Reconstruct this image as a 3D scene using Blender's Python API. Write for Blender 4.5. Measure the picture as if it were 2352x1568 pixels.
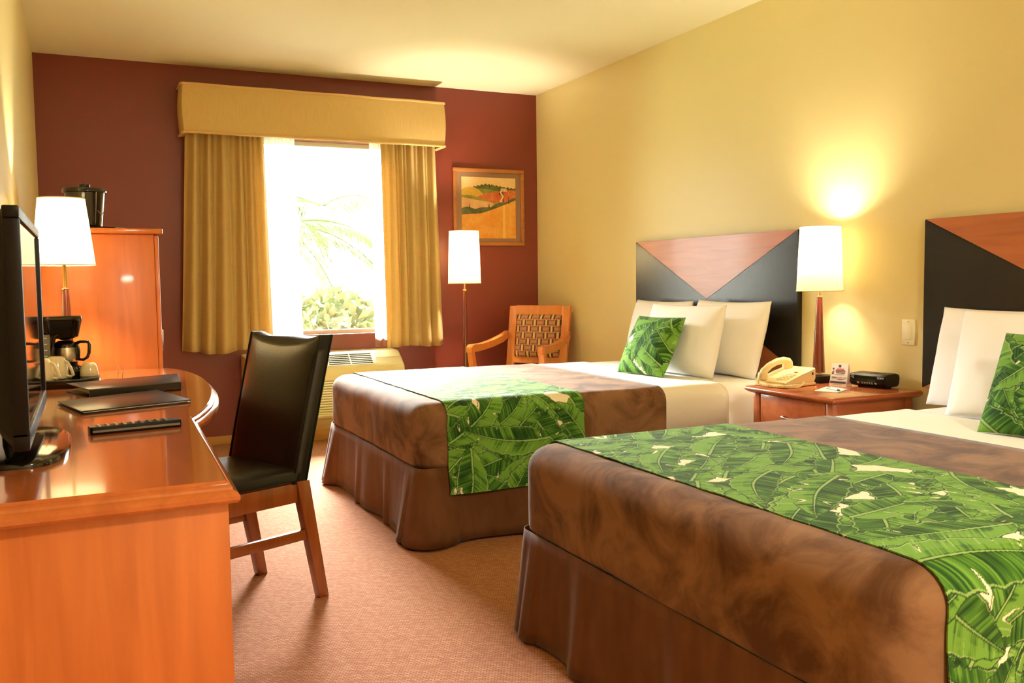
import bpy, bmesh, math, random
import numpy as np
from mathutils import Matrix, Vector, noise as mnoise

PI = math.pi
R = math.radians
scene = bpy.context.scene
for o in list(bpy.data.objects):
    bpy.data.objects.remove(o)
COL = scene.collection

# ------------------------------------------------------------------ camera
cam_data = bpy.data.cameras.new('camera')
cam_data.sensor_width = 36.0
cam_data.lens = 2065.76 / 2352 * 36.0
cam_data.clip_start = 0.02
cam = bpy.data.objects.new('camera', cam_data)
COL.objects.link(cam)
yaw, pitch, roll = 0.4419, 0.0674, 0.0124
cy_, sy_, cp_, sp_ = math.cos(yaw), math.sin(yaw), math.cos(pitch), math.sin(pitch)
fw = Vector((sy_ * cp_, cy_ * cp_, -sp_))
rt = Vector((cy_, -sy_, 0))
dn = fw.cross(rt)
r2 = rt * math.cos(roll) + dn * math.sin(roll)
d2 = dn * math.cos(roll) - rt * math.sin(roll)
m = Matrix((r2, -d2, -fw)).transposed().to_4x4()
m.translation = Vector((0, 0, 1.13))
cam.matrix_world = m
scene.camera = cam

# ------------------------------------------------------------------ view / world / lights
scene.view_settings.view_transform = 'Standard'
scene.view_settings.look = 'None'
scene.view_settings.exposure = 0.74
scene.view_settings.gamma = 1.0
try:
    scene.cycles.use_denoising = True
    scene.cycles.max_bounces = 10
    scene.cycles.diffuse_bounces = 6
    scene.cycles.glossy_bounces = 4
    scene.cycles.transparent_max_bounces = 12
    scene.cycles.sample_clamp_indirect = 6.0
    scene.cycles.caustics_reflective = False
    scene.cycles.caustics_refractive = False
except Exception:
    pass
world = bpy.data.worlds.new('world')
scene.world = world
world.use_nodes = True
bg = world.node_tree.nodes['Background']
bg.inputs['Color'].default_value = (0.97, 1.0, 0.95, 1)
wt = world.node_tree
w_tc = wt.nodes.new('ShaderNodeTexCoord')
w_dot = wt.nodes.new('ShaderNodeVectorMath')        # hazy sky, brightest around the sun beyond the palms
w_dot.operation = 'DOT_PRODUCT'
w_dot.inputs[1].default_value = Vector((-0.05, 0.80, 0.60)).normalized()
w_map = wt.nodes.new('ShaderNodeMapRange')
w_map.interpolation_type = 'SMOOTHSTEP'
w_map.inputs['From Min'].default_value = 0.83
w_map.inputs['From Max'].default_value = 0.985
w_map.inputs['To Min'].default_value = 5.5
w_map.inputs['To Max'].default_value = 230.0
wt.links.new(w_tc.outputs['Generated'], w_dot.inputs[0])
wt.links.new(w_dot.outputs['Value'], w_map.inputs['Value'])
wt.links.new(w_map.outputs[0], bg.inputs['Strength'])
LAMP_COL = (1.0, 0.88, 0.63)
P_FLOOR, P_BED, P_DESK, P_FILL = 46.0, 22.0, 31.0, 62.0
XL, XR, YN, YF, ZC = -0.246, 3.361, -1.7, 6.592, 2.622      # room shell
WX0, WX1, WZ0, WZ1 = 1.10, 2.14, 0.75, 2.165                # window opening


def add_light(name, kind, loc, power, color, parent=None, rot=(0, 0, 0), **kw):
    d = bpy.data.lights.new(name, kind)
    d.energy = power
    d.color = color
    for k, v in kw.items():
        setattr(d, k, v)
    o = bpy.data.objects.new(name, d)
    COL.objects.link(o)
    o.location = loc
    o.rotation_euler = rot
    if parent:
        o.parent = parent
    return o


portal = add_light('window_daylight', 'AREA', ((WX0 + WX1) / 2, YF + 0.13, (WZ0 + WZ1) / 2), 1.0, (1, 1, 1),
                   rot=(-PI / 2, 0, 0), shape='RECTANGLE', size=WX1 - WX0, size_y=WZ1 - WZ0)
try:
    portal.data.cycles.is_portal = True
except Exception:
    pass
# unseen fill light added behind the camera, for faces turned towards it
add_light('rear_fill_light', 'AREA', (1.5, -0.7, ZC - 0.03), P_FILL, (1.0, 0.90, 0.74),
          shape='DISK', size=0.5)

# ------------------------------------------------------------------ materials
MATS = {}


def nt(name):
    mt = bpy.data.materials.new(name)
    mt.use_nodes = True
    t = mt.node_tree
    return mt, t, t.nodes, t.links, t.nodes['Principled BSDF']


def c4(c):
    return (c[0], c[1], c[2], 1)


def mat(name, col, rough=0.5, metal=0.0, col2=None, scale=8.0, stretch=(1, 1, 1), detail=4.0, dist=0.0,
        ramp=(0.35, 0.65), bump=0.0, bscale=None, coat=0.0, sheen=0.0, spec=None, coords='Object', rot=(0, 0, 0), trans=0.0, nrough=0.5):
    """Principled material, colour varied by a stretched noise when col2 is given."""
    if name in MATS:
        return MATS[name]
    mt, t, N, L, b = nt(name)
    b.inputs['Base Color'].default_value = c4(col)
    b.inputs['Roughness'].default_value = rough
    b.inputs['Metallic'].default_value = metal
    if coat:
        b.inputs['Coat Weight'].default_value = coat
        b.inputs['Coat Roughness'].default_value = 0.06
    if sheen:
        b.inputs['Sheen Weight'].default_value = sheen
        b.inputs['Sheen Roughness'].default_value = 0.4
    if spec is not None:
        b.inputs['Specular IOR Level'].default_value = spec
    if col2 is not None or bump:
        tc = N.new('ShaderNodeTexCoord')
        mp = N.new('ShaderNodeMapping')
        mp.inputs['Scale'].default_value = stretch
        mp.inputs['Rotation'].default_value = rot
        L.new(tc.outputs[coords], mp.inputs['Vector'])
        nz = N.new('ShaderNodeTexNoise')
        nz.inputs['Scale'].default_value = scale
        nz.inputs['Detail'].default_value = detail
        nz.inputs['Distortion'].default_value = dist
        nz.inputs['Roughness'].default_value = nrough
        L.new(mp.outputs['Vector'], nz.inputs['Vector'])
        if col2 is not None:
            rp = N.new('ShaderNodeValToRGB')
            rp.color_ramp.elements[0].position = ramp[0]
            rp.color_ramp.elements[1].position = ramp[1]
            rp.color_ramp.elements[0].color = c4(col)
            rp.color_ramp.elements[1].color = c4(col2)
            L.new(nz.outputs['Fac'], rp.inputs['Fac'])
            L.new(rp.outputs['Color'], b.inputs['Base Color'])
        if bump:
            nb = nz
            if bscale:
                nb = N.new('ShaderNodeTexNoise')
                nb.inputs['Scale'].default_value = bscale
                nb.inputs['Detail'].default_value = 3
                L.new(mp.outputs['Vector'], nb.inputs['Vector'])
            bp = N.new('ShaderNodeBump')
            bp.inputs['Strength'].default_value = bump
            bp.inputs['Distance'].default_value = 0.01
            L.new(nb.outputs['Fac'], bp.inputs['Height'])
            L.new(bp.outputs['Normal'], b.inputs['Normal'])
    if trans:
        out = N['Material Output']
        tr = N.new('ShaderNodeBsdfTranslucent')
        tr.inputs['Color'].default_value = c4(col)
        mx = N.new('ShaderNodeMixShader')
        mx.inputs[0].default_value = trans
        L.new(b.outputs[0], mx.inputs[1])
        L.new(tr.outputs[0], mx.inputs[2])
        L.new(mx.outputs[0], out.inputs['Surface'])
    MATS[name] = mt
    return mt


def wood(name, a, b_, axis='z', rough=0.28, coat=0.35):
    s = {'x': (1.2, 14, 14), 'y': (14, 1.2, 14), 'z': (14, 14, 1.2)}[axis]
    return mat(name, a, rough, col2=b_, scale=1.6, stretch=s, detail=5, dist=0.8, ramp=(0.3, 0.72), coat=coat)


def attr_mat(name, rough=0.7, sheen=0.0, bump=0.0):
    """Material whose pattern is woven or printed into the mesh's colour layer."""
    if name in MATS:
        return MATS[name]
    mt, t, N, L, b = nt(name)
    at = N.new('ShaderNodeAttribute')
    at.attribute_name = 'print'
    L.new(at.outputs['Color'], b.inputs['Base Color'])
    b.inputs['Roughness'].default_value = rough
    b.inputs['Specular IOR Level'].default_value = 0.15
    if sheen:
        b.inputs['Sheen Weight'].default_value = sheen
    MATS[name] = mt
    return mt


def carpet_mat():
    mt, t, N, L, b = nt('woven_carpet')
    tc = N.new('ShaderNodeTexCoord')
    mp = N.new('ShaderNodeMapping')
    mp.inputs['Rotation'].default_value = (0, 0, R(28))
    L.new(tc.outputs['Object'], mp.inputs['Vector'])
    br = N.new('ShaderNodeTexBrick')
    br.inputs['Scale'].default_value = 1.0
    br.inputs['Brick Width'].default_value = 0.017
    br.inputs['Row Height'].default_value = 0.0075
    br.inputs['Mortar Size'].default_value = 0.0016
    br.inputs['Mortar Smooth'].default_value = 0.6
    br.inputs['Bias'].default_value = -0.1
    br.inputs['Color1'].default_value = (0.66, 0.365, 0.215, 1)
    br.inputs['Color2'].default_value = (0.49, 0.22, 0.125, 1)
    br.inputs['Mortar'].default_value = (0.36, 0.13, 0.085, 1)
    L.new(mp.outputs['Vector'], br.inputs['Vector'])
    nz = N.new('ShaderNodeTexNoise')
    nz.inputs['Scale'].default_value = 260
    L.new(tc.outputs['Object'], nz.inputs['Vector'])
    mx = N.new('ShaderNodeMixRGB')
    mx.blend_type = 'MULTIPLY'
    mx.inputs[0].default_value = 0.3
    L.new(br.outputs['Color'], mx.inputs[1])
    L.new(nz.outputs['Fac'], mx.inputs[2])
    L.new(mx.outputs[0], b.inputs['Base Color'])
    bp = N.new('ShaderNodeBump')
    bp.inputs['Strength'].default_value = 0.5
    bp.inputs['Distance'].default_value = 0.004
    L.new(br.outputs['Fac'], bp.inputs['Height'])
    bp.invert = True
    L.new(bp.outputs['Normal'], b.inputs['Normal'])
    b.inputs['Roughness'].default_value = 0.95
    b.inputs['Specular IOR Level'].default_value = 0.1
    return mt


def shade_mat(name, col, tr_w=0.6, tcol=None):
    mt, t, N, L, b = nt(name)
    out = N['Material Output']
    N.remove(b)
    df = N.new('ShaderNodeBsdfDiffuse')
    df.inputs['Color'].default_value = c4(col)
    tr = N.new('ShaderNodeBsdfTranslucent')
    tr.inputs['Color'].default_value = c4(tcol or col)
    mx = N.new('ShaderNodeMixShader')
    mx.inputs[0].default_value = tr_w
    L.new(df.outputs[0], mx.inputs[1])
    L.new(tr.outputs[0], mx.inputs[2])
    L.new(mx.outputs[0], out.inputs['Surface'])
    return mt


def sheer_mat():
    mt, t, N, L, b = nt('sheer_voile')
    out = N['Material Output']
    N.remove(b)
    tr = N.new('ShaderNodeBsdfTranslucent')
    tr.inputs['Color'].default_value = (0.93, 0.93, 0.88, 1)
    tp = N.new('ShaderNodeBsdfTransparent')
    mx = N.new('ShaderNodeMixShader')
    mx.inputs[0].default_value = 0.4
    L.new(tr.outputs[0], mx.inputs[1])
    L.new(tp.outputs[0], mx.inputs[2])
    L.new(mx.outputs[0], out.inputs['Surface'])
    return mt


def pane_mat():
    mt, t, N, L, b = nt('window_glass')
    out = N['Material Output']
    N.remove(b)
    tp = N.new('ShaderNodeBsdfTransparent')
    gl = N.new('ShaderNodeBsdfGlossy')
    gl.inputs['Roughness'].default_value = 0.02
    fr = N.new('ShaderNodeFresnel')
    fr.inputs['IOR'].default_value = 1.3
    mx = N.new('ShaderNodeMixShader')
    L.new(fr.outputs[0], mx.inputs[0])
    L.new(tp.outputs[0], mx.inputs[1])
    L.new(gl.outputs[0], mx.inputs[2])
    L.new(mx.outputs[0], out.inputs['Surface'])
    return mt


M_WALL = mat('yellow_wall_paint', (0.79, 0.68, 0.35), 0.38, bump=0.05, scale=60, spec=0.4)
M_CEIL = mat('cream_ceiling_paint', (0.91, 0.87, 0.68), 0.75, bump=0.04, scale=90)
M_RED = mat('burgundy_wall_paint', (0.180, 0.029, 0.019), 0.36, bump=0.05, scale=60, spec=0.5)
M_CARPET = carpet_mat()
M_BASE = wood('baseboard_wood', (0.42, 0.19, 0.05), (0.52, 0.25, 0.07), 'x', 0.4, 0.1)
M_DESK_Z = wood('cherry_laminate_upright', (0.50, 0.132, 0.028), (0.65, 0.19, 0.043), 'z', 0.33, 0.15)
M_DESK_Y = wood('cherry_worktop', (0.43, 0.115, 0.027), (0.55, 0.158, 0.036), 'y', 0.16, 0.55)
M_CHAIRW = wood('chair_wood', (0.20, 0.050, 0.008), (0.30, 0.080, 0.013), 'z', 0.3, 0.3)
M_ARMW = wood('armchair_beech', (0.58, 0.185, 0.04), (0.70, 0.25, 0.06), 'z', 0.33, 0.25)
M_NS = wood('nightstand_cherry', (0.33, 0.075, 0.022), (0.45, 0.115, 0.035), 'x', 0.22, 0.4)
M_LEATHER = mat('black_leather', (0.008, 0.006, 0.0035), 0.3, bump=0.08, scale=160, spec=0.38)
M_FOLDER = mat('black_leatherette', (0.010, 0.007, 0.005), 0.3, bump=0.05, scale=220, spec=0.4)
M_BLACK = mat('black_plastic', (0.008, 0.006, 0.0045), 0.38, spec=0.16)
M_BLACKG = mat('gloss_black_plastic', (0.007, 0.005, 0.004), 0.1, spec=0.5)
M_SCREEN = mat('screen_glass', (0.004, 0.004, 0.004), 0.05, spec=0.8)
M_GREY = mat('grey_plastic', (0.18, 0.17, 0.13), 0.4)
M_STEEL = mat('brushed_steel', (0.62, 0.56, 0.44), 0.28, 1.0, col2=(0.5, 0.45, 0.35), scale=3, stretch=(2, 2, 120))
M_CHROME = mat('chrome', (0.85, 0.83, 0.78), 0.12, 1.0)
M_BRASS = mat('brass', (0.78, 0.53, 0.18), 0.2, 1.0)
M_LAMPW = wood('lamp_mahogany', (0.13, 0.018, 0.007), (0.19, 0.03, 0.012), 'z', 0.18, 0.5)
M_SHADE = shade_mat('lamp_shade_linen', (0.84, 0.80, 0.66), 0.5, (0.33, 0.265, 0.15))
M_RIM = mat('shade_edge_tape', (0.80, 0.66, 0.40), 0.7)
M_CURTAIN = mat('gold_curtain_cloth', (0.62, 0.44, 0.185), 0.8, spec=0.1, col2=(0.67, 0.485, 0.215), scale=3,
                stretch=(3, 3, 130), detail=3, sheen=0.2, trans=0.22)
M_PELMET = mat('gold_pelmet_cloth', (0.60, 0.42, 0.170), 0.8, spec=0.1, col2=(0.66, 0.47, 0.20), scale=3,
               stretch=(140, 140, 2), detail=3, sheen=0.2)
M_PIPING = mat('gold_piping_cord', (0.66, 0.44, 0.17), 0.75)
M_SHEER = sheer_mat()
M_PANE = pane_mat()
M_WHITE = mat('white_cotton', (0.93, 0.92, 0.90), 0.85, sheen=0.1, spec=0.15, bump=0.08, scale=35, detail=2)
M_BLANKET = mat('cream_blanket', (0.84, 0.80, 0.68), 0.9, spec=0.1, bump=0.15, scale=6, stretch=(1, 1, 120), sheen=0.2)
M_SUEDE = mat('brown_suede', (0.095, 0.042, 0.017), 0.85, col2=(0.24, 0.125, 0.060), scale=5.5, detail=12, dist=0.8, nrough=0.62,
              ramp=(0.37, 0.60), sheen=0.12, spec=0.08, bump=0.12, bscale=9)
M_SKIRT = mat('brown_bed_skirt', (0.115, 0.044, 0.015), 0.8, col2=(0.145, 0.060, 0.023), scale=6, stretch=(3, 3, 1), sheen=0.15, spec=0.1)
M_PRINT = attr_mat('leaf_print_cotton', 0.85, 0.05)
M_ART = attr_mat('painted_paper', 0.5)
M_GEO = attr_mat('woven_geometric_upholstery', 0.85)
M_PICF = wood('picture_frame_wood', (0.33, 0.11, 0.025), (0.45, 0.16, 0.04), 'x', 0.3, 0.3)
M_PICM = mat('taupe_mat_board', (0.27, 0.15, 0.09), 0.7)
M_HBW = wood('headboard_cherry', (0.40, 0.115, 0.036), (0.52, 0.165, 0.055), 'y', 0.3, 0.12)
M_HBK = mat('headboard_black_laminate', (0.011, 0.009, 0.0065), 0.27, spec=0.33)
M_BEIGE = mat('cream_plastic', (0.90, 0.84, 0.56), 0.35)
M_PHONE = mat('ivory_phone_plastic', (0.78, 0.62, 0.31), 0.35)
M_AC = mat('almond_enamel', (0.74, 0.64, 0.36), 0.35)
M_DARK = mat('painted_slot_shade', (0.03, 0.026, 0.018), 0.8)
M_CUP = mat('cream_ceramic', (0.82, 0.74, 0.48), 0.18, coat=0.4)
M_PAPER = mat('white_paper', (0.85, 0.83, 0.78), 0.7)
M_INKR = mat('red_ink', (0.50, 0.035, 0.035), 0.7)
M_INKB = mat('navy_ink', (0.06, 0.055, 0.16), 0.7)
M_INKG = mat('grey_ink', (0.22, 0.22, 0.28), 0.7)
M_INKW = mat('white_print', (0.8, 0.8, 0.75), 0.5)
M_ALU = mat('white_window_frame', (0.8, 0.8, 0.76), 0.4)
M_LEAF = mat('palm_leaf', (0.085, 0.115, 0.05), 0.8, col2=(0.12, 0.15, 0.075), scale=3, trans=0.03, spec=0.1)
M_BUSH = mat('shrub_leaf', (0.15, 0.19, 0.09), 0.8, col2=(0.22, 0.26, 0.15), scale=4, trans=0.03, spec=0.1)
M_TRUNK = mat('palm_bark', (0.30, 0.24, 0.17), 0.9, col2=(0.38, 0.31, 0.22), scale=5, stretch=(1, 1, 8))
M_LAWN = mat('pale_lawn', (0.36, 0.40, 0.24), 0.95, col2=(0.42, 0.45, 0.28), scale=6)


# ------------------------------------------------------------------ mesh helpers
def new_bm():
    return bmesh.new()


def obj(name, bm, material, parent=None, smooth=True, angle=40):
    me = bpy.data.meshes.new(name)
    bmesh.ops.recalc_face_normals(bm, faces=bm.faces)
    bm.to_mesh(me)
    bm.free()
    mats = material if isinstance(material, (list, tuple)) else [material]
    for mm in mats:
        me.materials.append(mm)
    if smooth:
        me.shade_smooth()
        try:
            me.set_sharp_from_angle(angle=R(angle))
        except Exception:
            pass
    o = bpy.data.objects.new(name, me)
    COL.objects.link(o)
    if parent:
        o.parent = parent
    return o


def thing(name, label, cat, loc=(0, 0, 0), rotz=0.0, group=None):
    o = bpy.data.objects.new(name, None)
    o.empty_display_size = 0.1
    COL.objects.link(o)
    o.location = loc
    o.rotation_euler = (0, 0, rotz)
    return tag(o, label, cat, group)


def tag(o, label, cat, group=None):
    o['label'] = label
    o['category'] = cat
    if group:
        o['group'] = group
    return o


def struct(name, bm, material, parent=None, smooth=False):
    o = obj(name, bm, material, parent, smooth)
    if parent is None:
        o['kind'] = 'structure'
    return o


def box(bm, x0, x1, y0, y1, z0, z1, bevel=0.0, seg=2, mi=0, mtx=None):
    vs = [bm.verts.new(p) for p in ((x0, y0, z0), (x1, y0, z0), (x1, y1, z0), (x0, y1, z0),
                                     (x0, y0, z1), (x1, y0, z1), (x1, y1, z1), (x0, y1, z1))]
    fs = [bm.faces.new([vs[i] for i in f]) for f in ((0, 3, 2, 1), (4, 5, 6, 7), (0, 1, 5, 4), (1, 2, 6, 5), (2, 3, 7, 6), (3, 0, 4, 7))]
    for f in fs:
        f.material_index = mi
    es = list({e for f in fs for e in f.edges})
    geo = vs
    if bevel:
        r_ = bmesh.ops.bevel(bm, geom=es, offset=bevel, segments=seg, affect='EDGES', profile=0.5, clamp_overlap=True)
        geo = list({v for f in r_['faces'] for v in f.verts} | {v for v in vs if v.is_valid})
    if mtx is not None:
        # vertices of this box are connected: walk the island
        seen, st = set(), [geo[0]]
        while st:
            v = st.pop()
            if v in seen:
                continue
            seen.add(v)
            st += [e.other_vert(v) for e in v.link_edges]
        for v in seen:
            v.co = mtx @ v.co
    return bm


def taper_bar(bm, p0, p1, w0, w1, up=Vector((0, 0, 1)), bevel=0.0):
    """square-section bar from p0 to p1; w = (width, depth) half sizes"""
    p0, p1 = Vector(p0), Vector(p1)
    vs = []
    for p, w in ((p0, w0), (p1, w1)):
        for sx, sy in ((-1, -1), (1, -1), (1, 1), (-1, 1)):
            vs.append(bm.verts.new(p + Vector((sx * w[0], sy * w[1], 0))))
    fs = [bm.faces.new([vs[i] for i in f]) for f in ((0, 3, 2, 1), (4, 5, 6, 7), (0, 1, 5, 4), (1, 2, 6, 5), (2, 3, 7, 6), (3, 0, 4, 7))]
    if bevel:
        bmesh.ops.bevel(bm, geom=list({e for f in fs for e in f.edges}), offset=bevel, segments=2, affect='EDGES', profile=0.5)
    return bm


def lathe(bm, prof, cx=0, cy=0, n=32, cap=True, mi=0):
    rings = []
    for r, z in prof:
        rings.append([bm.verts.new((cx + r * math.cos(2 * PI * i / n), cy + r * math.sin(2 * PI * i / n), z)) for i in range(n)])
    for a, b in zip(rings, rings[1:]):
        for i in range(n):
            f = bm.faces.new((a[i], a[(i + 1) % n], b[(i + 1) % n], b[i]))
            f.material_index = mi
    if cap:
        if prof[0][0] > 1e-5:
            bm.faces.new(rings[0][::-1]).material_index = mi
        if prof[-1][0] > 1e-5:
            bm.faces.new(rings[-1]).material_index = mi
    return bm


def tube(bm, pts, r, n=8, closed=False, cap=True):
    pts = [Vector(p) for p in pts]
    rs = r if isinstance(r, (list, tuple)) else [r] * len(pts)
    rings = []
    prev_n = None
    for i, p in enumerate(pts):
        a = pts[i - 1] if i > 0 else (pts[-1] if closed else p)
        b = pts[(i + 1) % len(pts)] if (i < len(pts) - 1 or closed) else p
        t = (b - a).normalized()
        if prev_n is None:
            ref = Vector((0, 0, 1)) if abs(t.z) < 0.9 else Vector((1, 0, 0))
            nrm = t.cross(ref).normalized()
        else:
            nrm = (prev_n - t * prev_n.dot(t)).normalized()
        prev_n = nrm
        bn = t.cross(nrm)
        rings.append([bm.verts.new(p + (nrm * math.cos(2 * PI * k / n) + bn * math.sin(2 * PI * k / n)) * rs[i]) for k in range(n)])
    pairs = list(zip(rings, rings[1:]))
    if closed:
        pairs.append((rings[-1], rings[0]))
    for a, b in pairs:
        for k in range(n):
            bm.faces.new((a[k], a[(k + 1) % n], b[(k + 1) % n], b[k]))
    if cap and not closed:
        bm.faces.new(rings[0][::-1])
        bm.faces.new(rings[-1])
    return bm


def loops(bm, lps, cap0=True, cap1=True, close=True):
    rings = [[bm.verts.new(p) for p in l] for l in lps]
    n = len(rings[0])
    for a, b in zip(rings, rings[1:]):
        for i in range(n if close else n - 1):
            bm.faces.new((a[i], a[(i + 1) % n], b[(i + 1) % n], b[i]))
    if cap0:
        bm.faces.new(rings[0][::-1])
    if cap1:
        bm.faces.new(rings[-1])
    return bm


def grid(bm, nu, nv, fn):
    vs = [[bm.verts.new(fn(i / nu, j / nv)) for j in range(nv + 1)] for i in range(nu + 1)]
    for i in range(nu):
        for j in range(nv):
            bm.faces.new((vs[i][j], vs[i + 1][j], vs[i + 1][j + 1], vs[i][j + 1]))
    return bm


def fast_grid(name, P, rgb, material, parent=None, rim=None):
    """P: (nu, nv, 3) numpy points, rgb same shape; big grid mesh with a colour layer. rim = offset vector for edge thickness"""
    nu, nv = P.shape[:2]
    idx = np.arange(nu * nv).reshape(nu, nv)
    q = np.stack([idx[:-1, :-1], idx[1:, :-1], idx[1:, 1:], idx[:-1, 1:]], -1).reshape(-1, 4)
    co, cl = P.reshape(-1, 3), rgb.reshape(-1, 3)
    if rim is not None:
        b = np.concatenate([idx[:, 0], idx[-1, 1:], idx[-2::-1, -1], idx[0, -2:0:-1]])
        k = len(co)
        co = np.concatenate([co, co[b] + rim.reshape(-1, 3)[b]])
        cl = np.concatenate([cl, cl[b]])
        kk = k + np.arange(len(b))
        q = np.concatenate([q, np.stack([b, np.roll(b, -1), np.roll(kk, -1), kk], -1)])
    me = bpy.data.meshes.new(name)
    me.vertices.add(len(co))
    me.vertices.foreach_set('co', co.astype(np.float32).ravel())
    me.loops.add(len(q) * 4)
    me.loops.foreach_set('vertex_index', q.astype(np.int32).ravel())
    me.polygons.add(len(q))
    me.polygons.foreach_set('loop_start', np.arange(0, len(q) * 4, 4, dtype=np.int32))
    me.polygons.foreach_set('use_smooth', np.ones(len(q), dtype=bool))
    me.update(calc_edges=True)
    at = me.color_attributes.new('print', 'FLOAT_COLOR', 'POINT')
    at.data.foreach_set('color', np.concatenate([cl, np.ones((len(cl), 1))], 1).astype(np.float32).ravel())
    me.materials.append(material)
    o = bpy.data.objects.new(name, me)
    COL.objects.link(o)
    if parent:
        o.parent = parent
    return o


def rrect(x0, x1, y0, y1, r, n=6, per=1, r_x1=None):
    """rounded rectangle outline CCW; r_x1 = other radius for the corners at x1. per = points per straight edge"""
    ra = r
    rb = r if r_x1 is None else r_x1
    pts = []

    def arc(cx, cy, rr, a0):
        for i in range(n + 1):
            a = a0 + PI / 2 * i / n
            pts.append((cx + rr * math.cos(a), cy + rr * math.sin(a)))

    def seg(a, b):
        for i in range(1, per):
            t = i / per
            pts.append((a[0] + (b[0] - a[0]) * t, a[1] + (b[1] - a[1]) * t))
    arc(x1 - rb, y1 - rb, rb, 0)
    seg(pts[-1], (x0 + ra, y1))
    arc(x0 + ra, y1 - ra, ra, PI / 2)
    seg(pts[-1], (x0, y0 + ra))
    arc(x0 + ra, y0 + ra, ra, PI)
    seg(pts[-1], (x1 - rb, y0))
    arc(x1 - rb, y0 + rb, rb, 1.5 * PI)
    seg(pts[-1], (x1, y1 - rb))
    return pts


def inset(poly, d):
    n = len(poly)
    out = []
    for i in range(n):
        p0, p1, p2 = Vector(poly[i - 1]), Vector(poly[i]), Vector(poly[(i + 1) % n])
        a, b = (p1 - p0).normalized(), (p2 - p1).normalized()
        na, nb = Vector((-a.y, a.x)), Vector((-b.y, b.x))
        s = (na + nb)
        k = s.length_squared / 2
        out.append(tuple(p1 + s * (d / max(k, 0.3))))
    return out


def text_bm(s, size, mtx, bm=None, extrude=0.0004):
    cu = bpy.data.curves.new('lettering', 'FONT')
    cu.body = s
    cu.size = size
    cu.extrude = extrude
    cu.align_x = 'CENTER'
    cu.align_y = 'CENTER'
    o = bpy.data.objects.new('lettering', cu)
    COL.objects.link(o)
    dg = bpy.context.evaluated_depsgraph_get()
    me = bpy.data.meshes.new_from_object(o.evaluated_get(dg))
    bpy.data.objects.remove(o)
    bpy.data.curves.remove(cu)
    bm = bm or new_bm()
    k = len(bm.verts)
    bm.from_mesh(me)
    bpy.data.meshes.remove(me)
    bm.verts.ensure_lookup_table()
    for v in bm.verts[k:]:
        v.co = mtx @ v.co
    return bm


def frame(origin, xa, ya):
    xa, ya = Vector(xa).normalized(), Vector(ya).normalized()
    za = xa.cross(ya)
    mm = Matrix((xa, ya, za)).transposed().to_4x4()
    mm.translation = Vector(origin)
    return mm


# ------------------------------------------------------------------ numpy pattern painters
def h1(i, s):
    v = np.sin(np.asarray(i) * 127.1 + s * 311.7) * 43758.5453
    return v - np.floor(v)


def vn(x, s):
    i = np.floor(x)
    f = x - i
    f = f * f * (3 - 2 * f)
    return h1(i, s) * (1 - f) + h1(i + 1, s) * f


def vn2(x, y, s):
    i, j = np.floor(x), np.floor(y)
    f, g = x - i, y - j
    f, g = f * f * (3 - 2 * f), g * g * (3 - 2 * g)
    k = lambda a, b: h1(a + b * 57.0, s)
    return (k(i, j) * (1 - f) + k(i + 1, j) * f) * (1 - g) + (k(i, j + 1) * (1 - f) + k(i + 1, j + 1) * f) * g


def mixc(a, b, t):
    t = np.clip(t, 0, 1)[..., None]
    return np.asarray(a) * (1 - t) + np.asarray(b) * t


G_CREAM, G_DARK, G_MID, G_LIGHT, G_PALE = (0.84, 0.76, 0.55), (0.009, 0.042, 0.010), (0.050, 0.155, 0.016), (0.150, 0.330, 0.045), (0.30, 0.46, 0.14)


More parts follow.
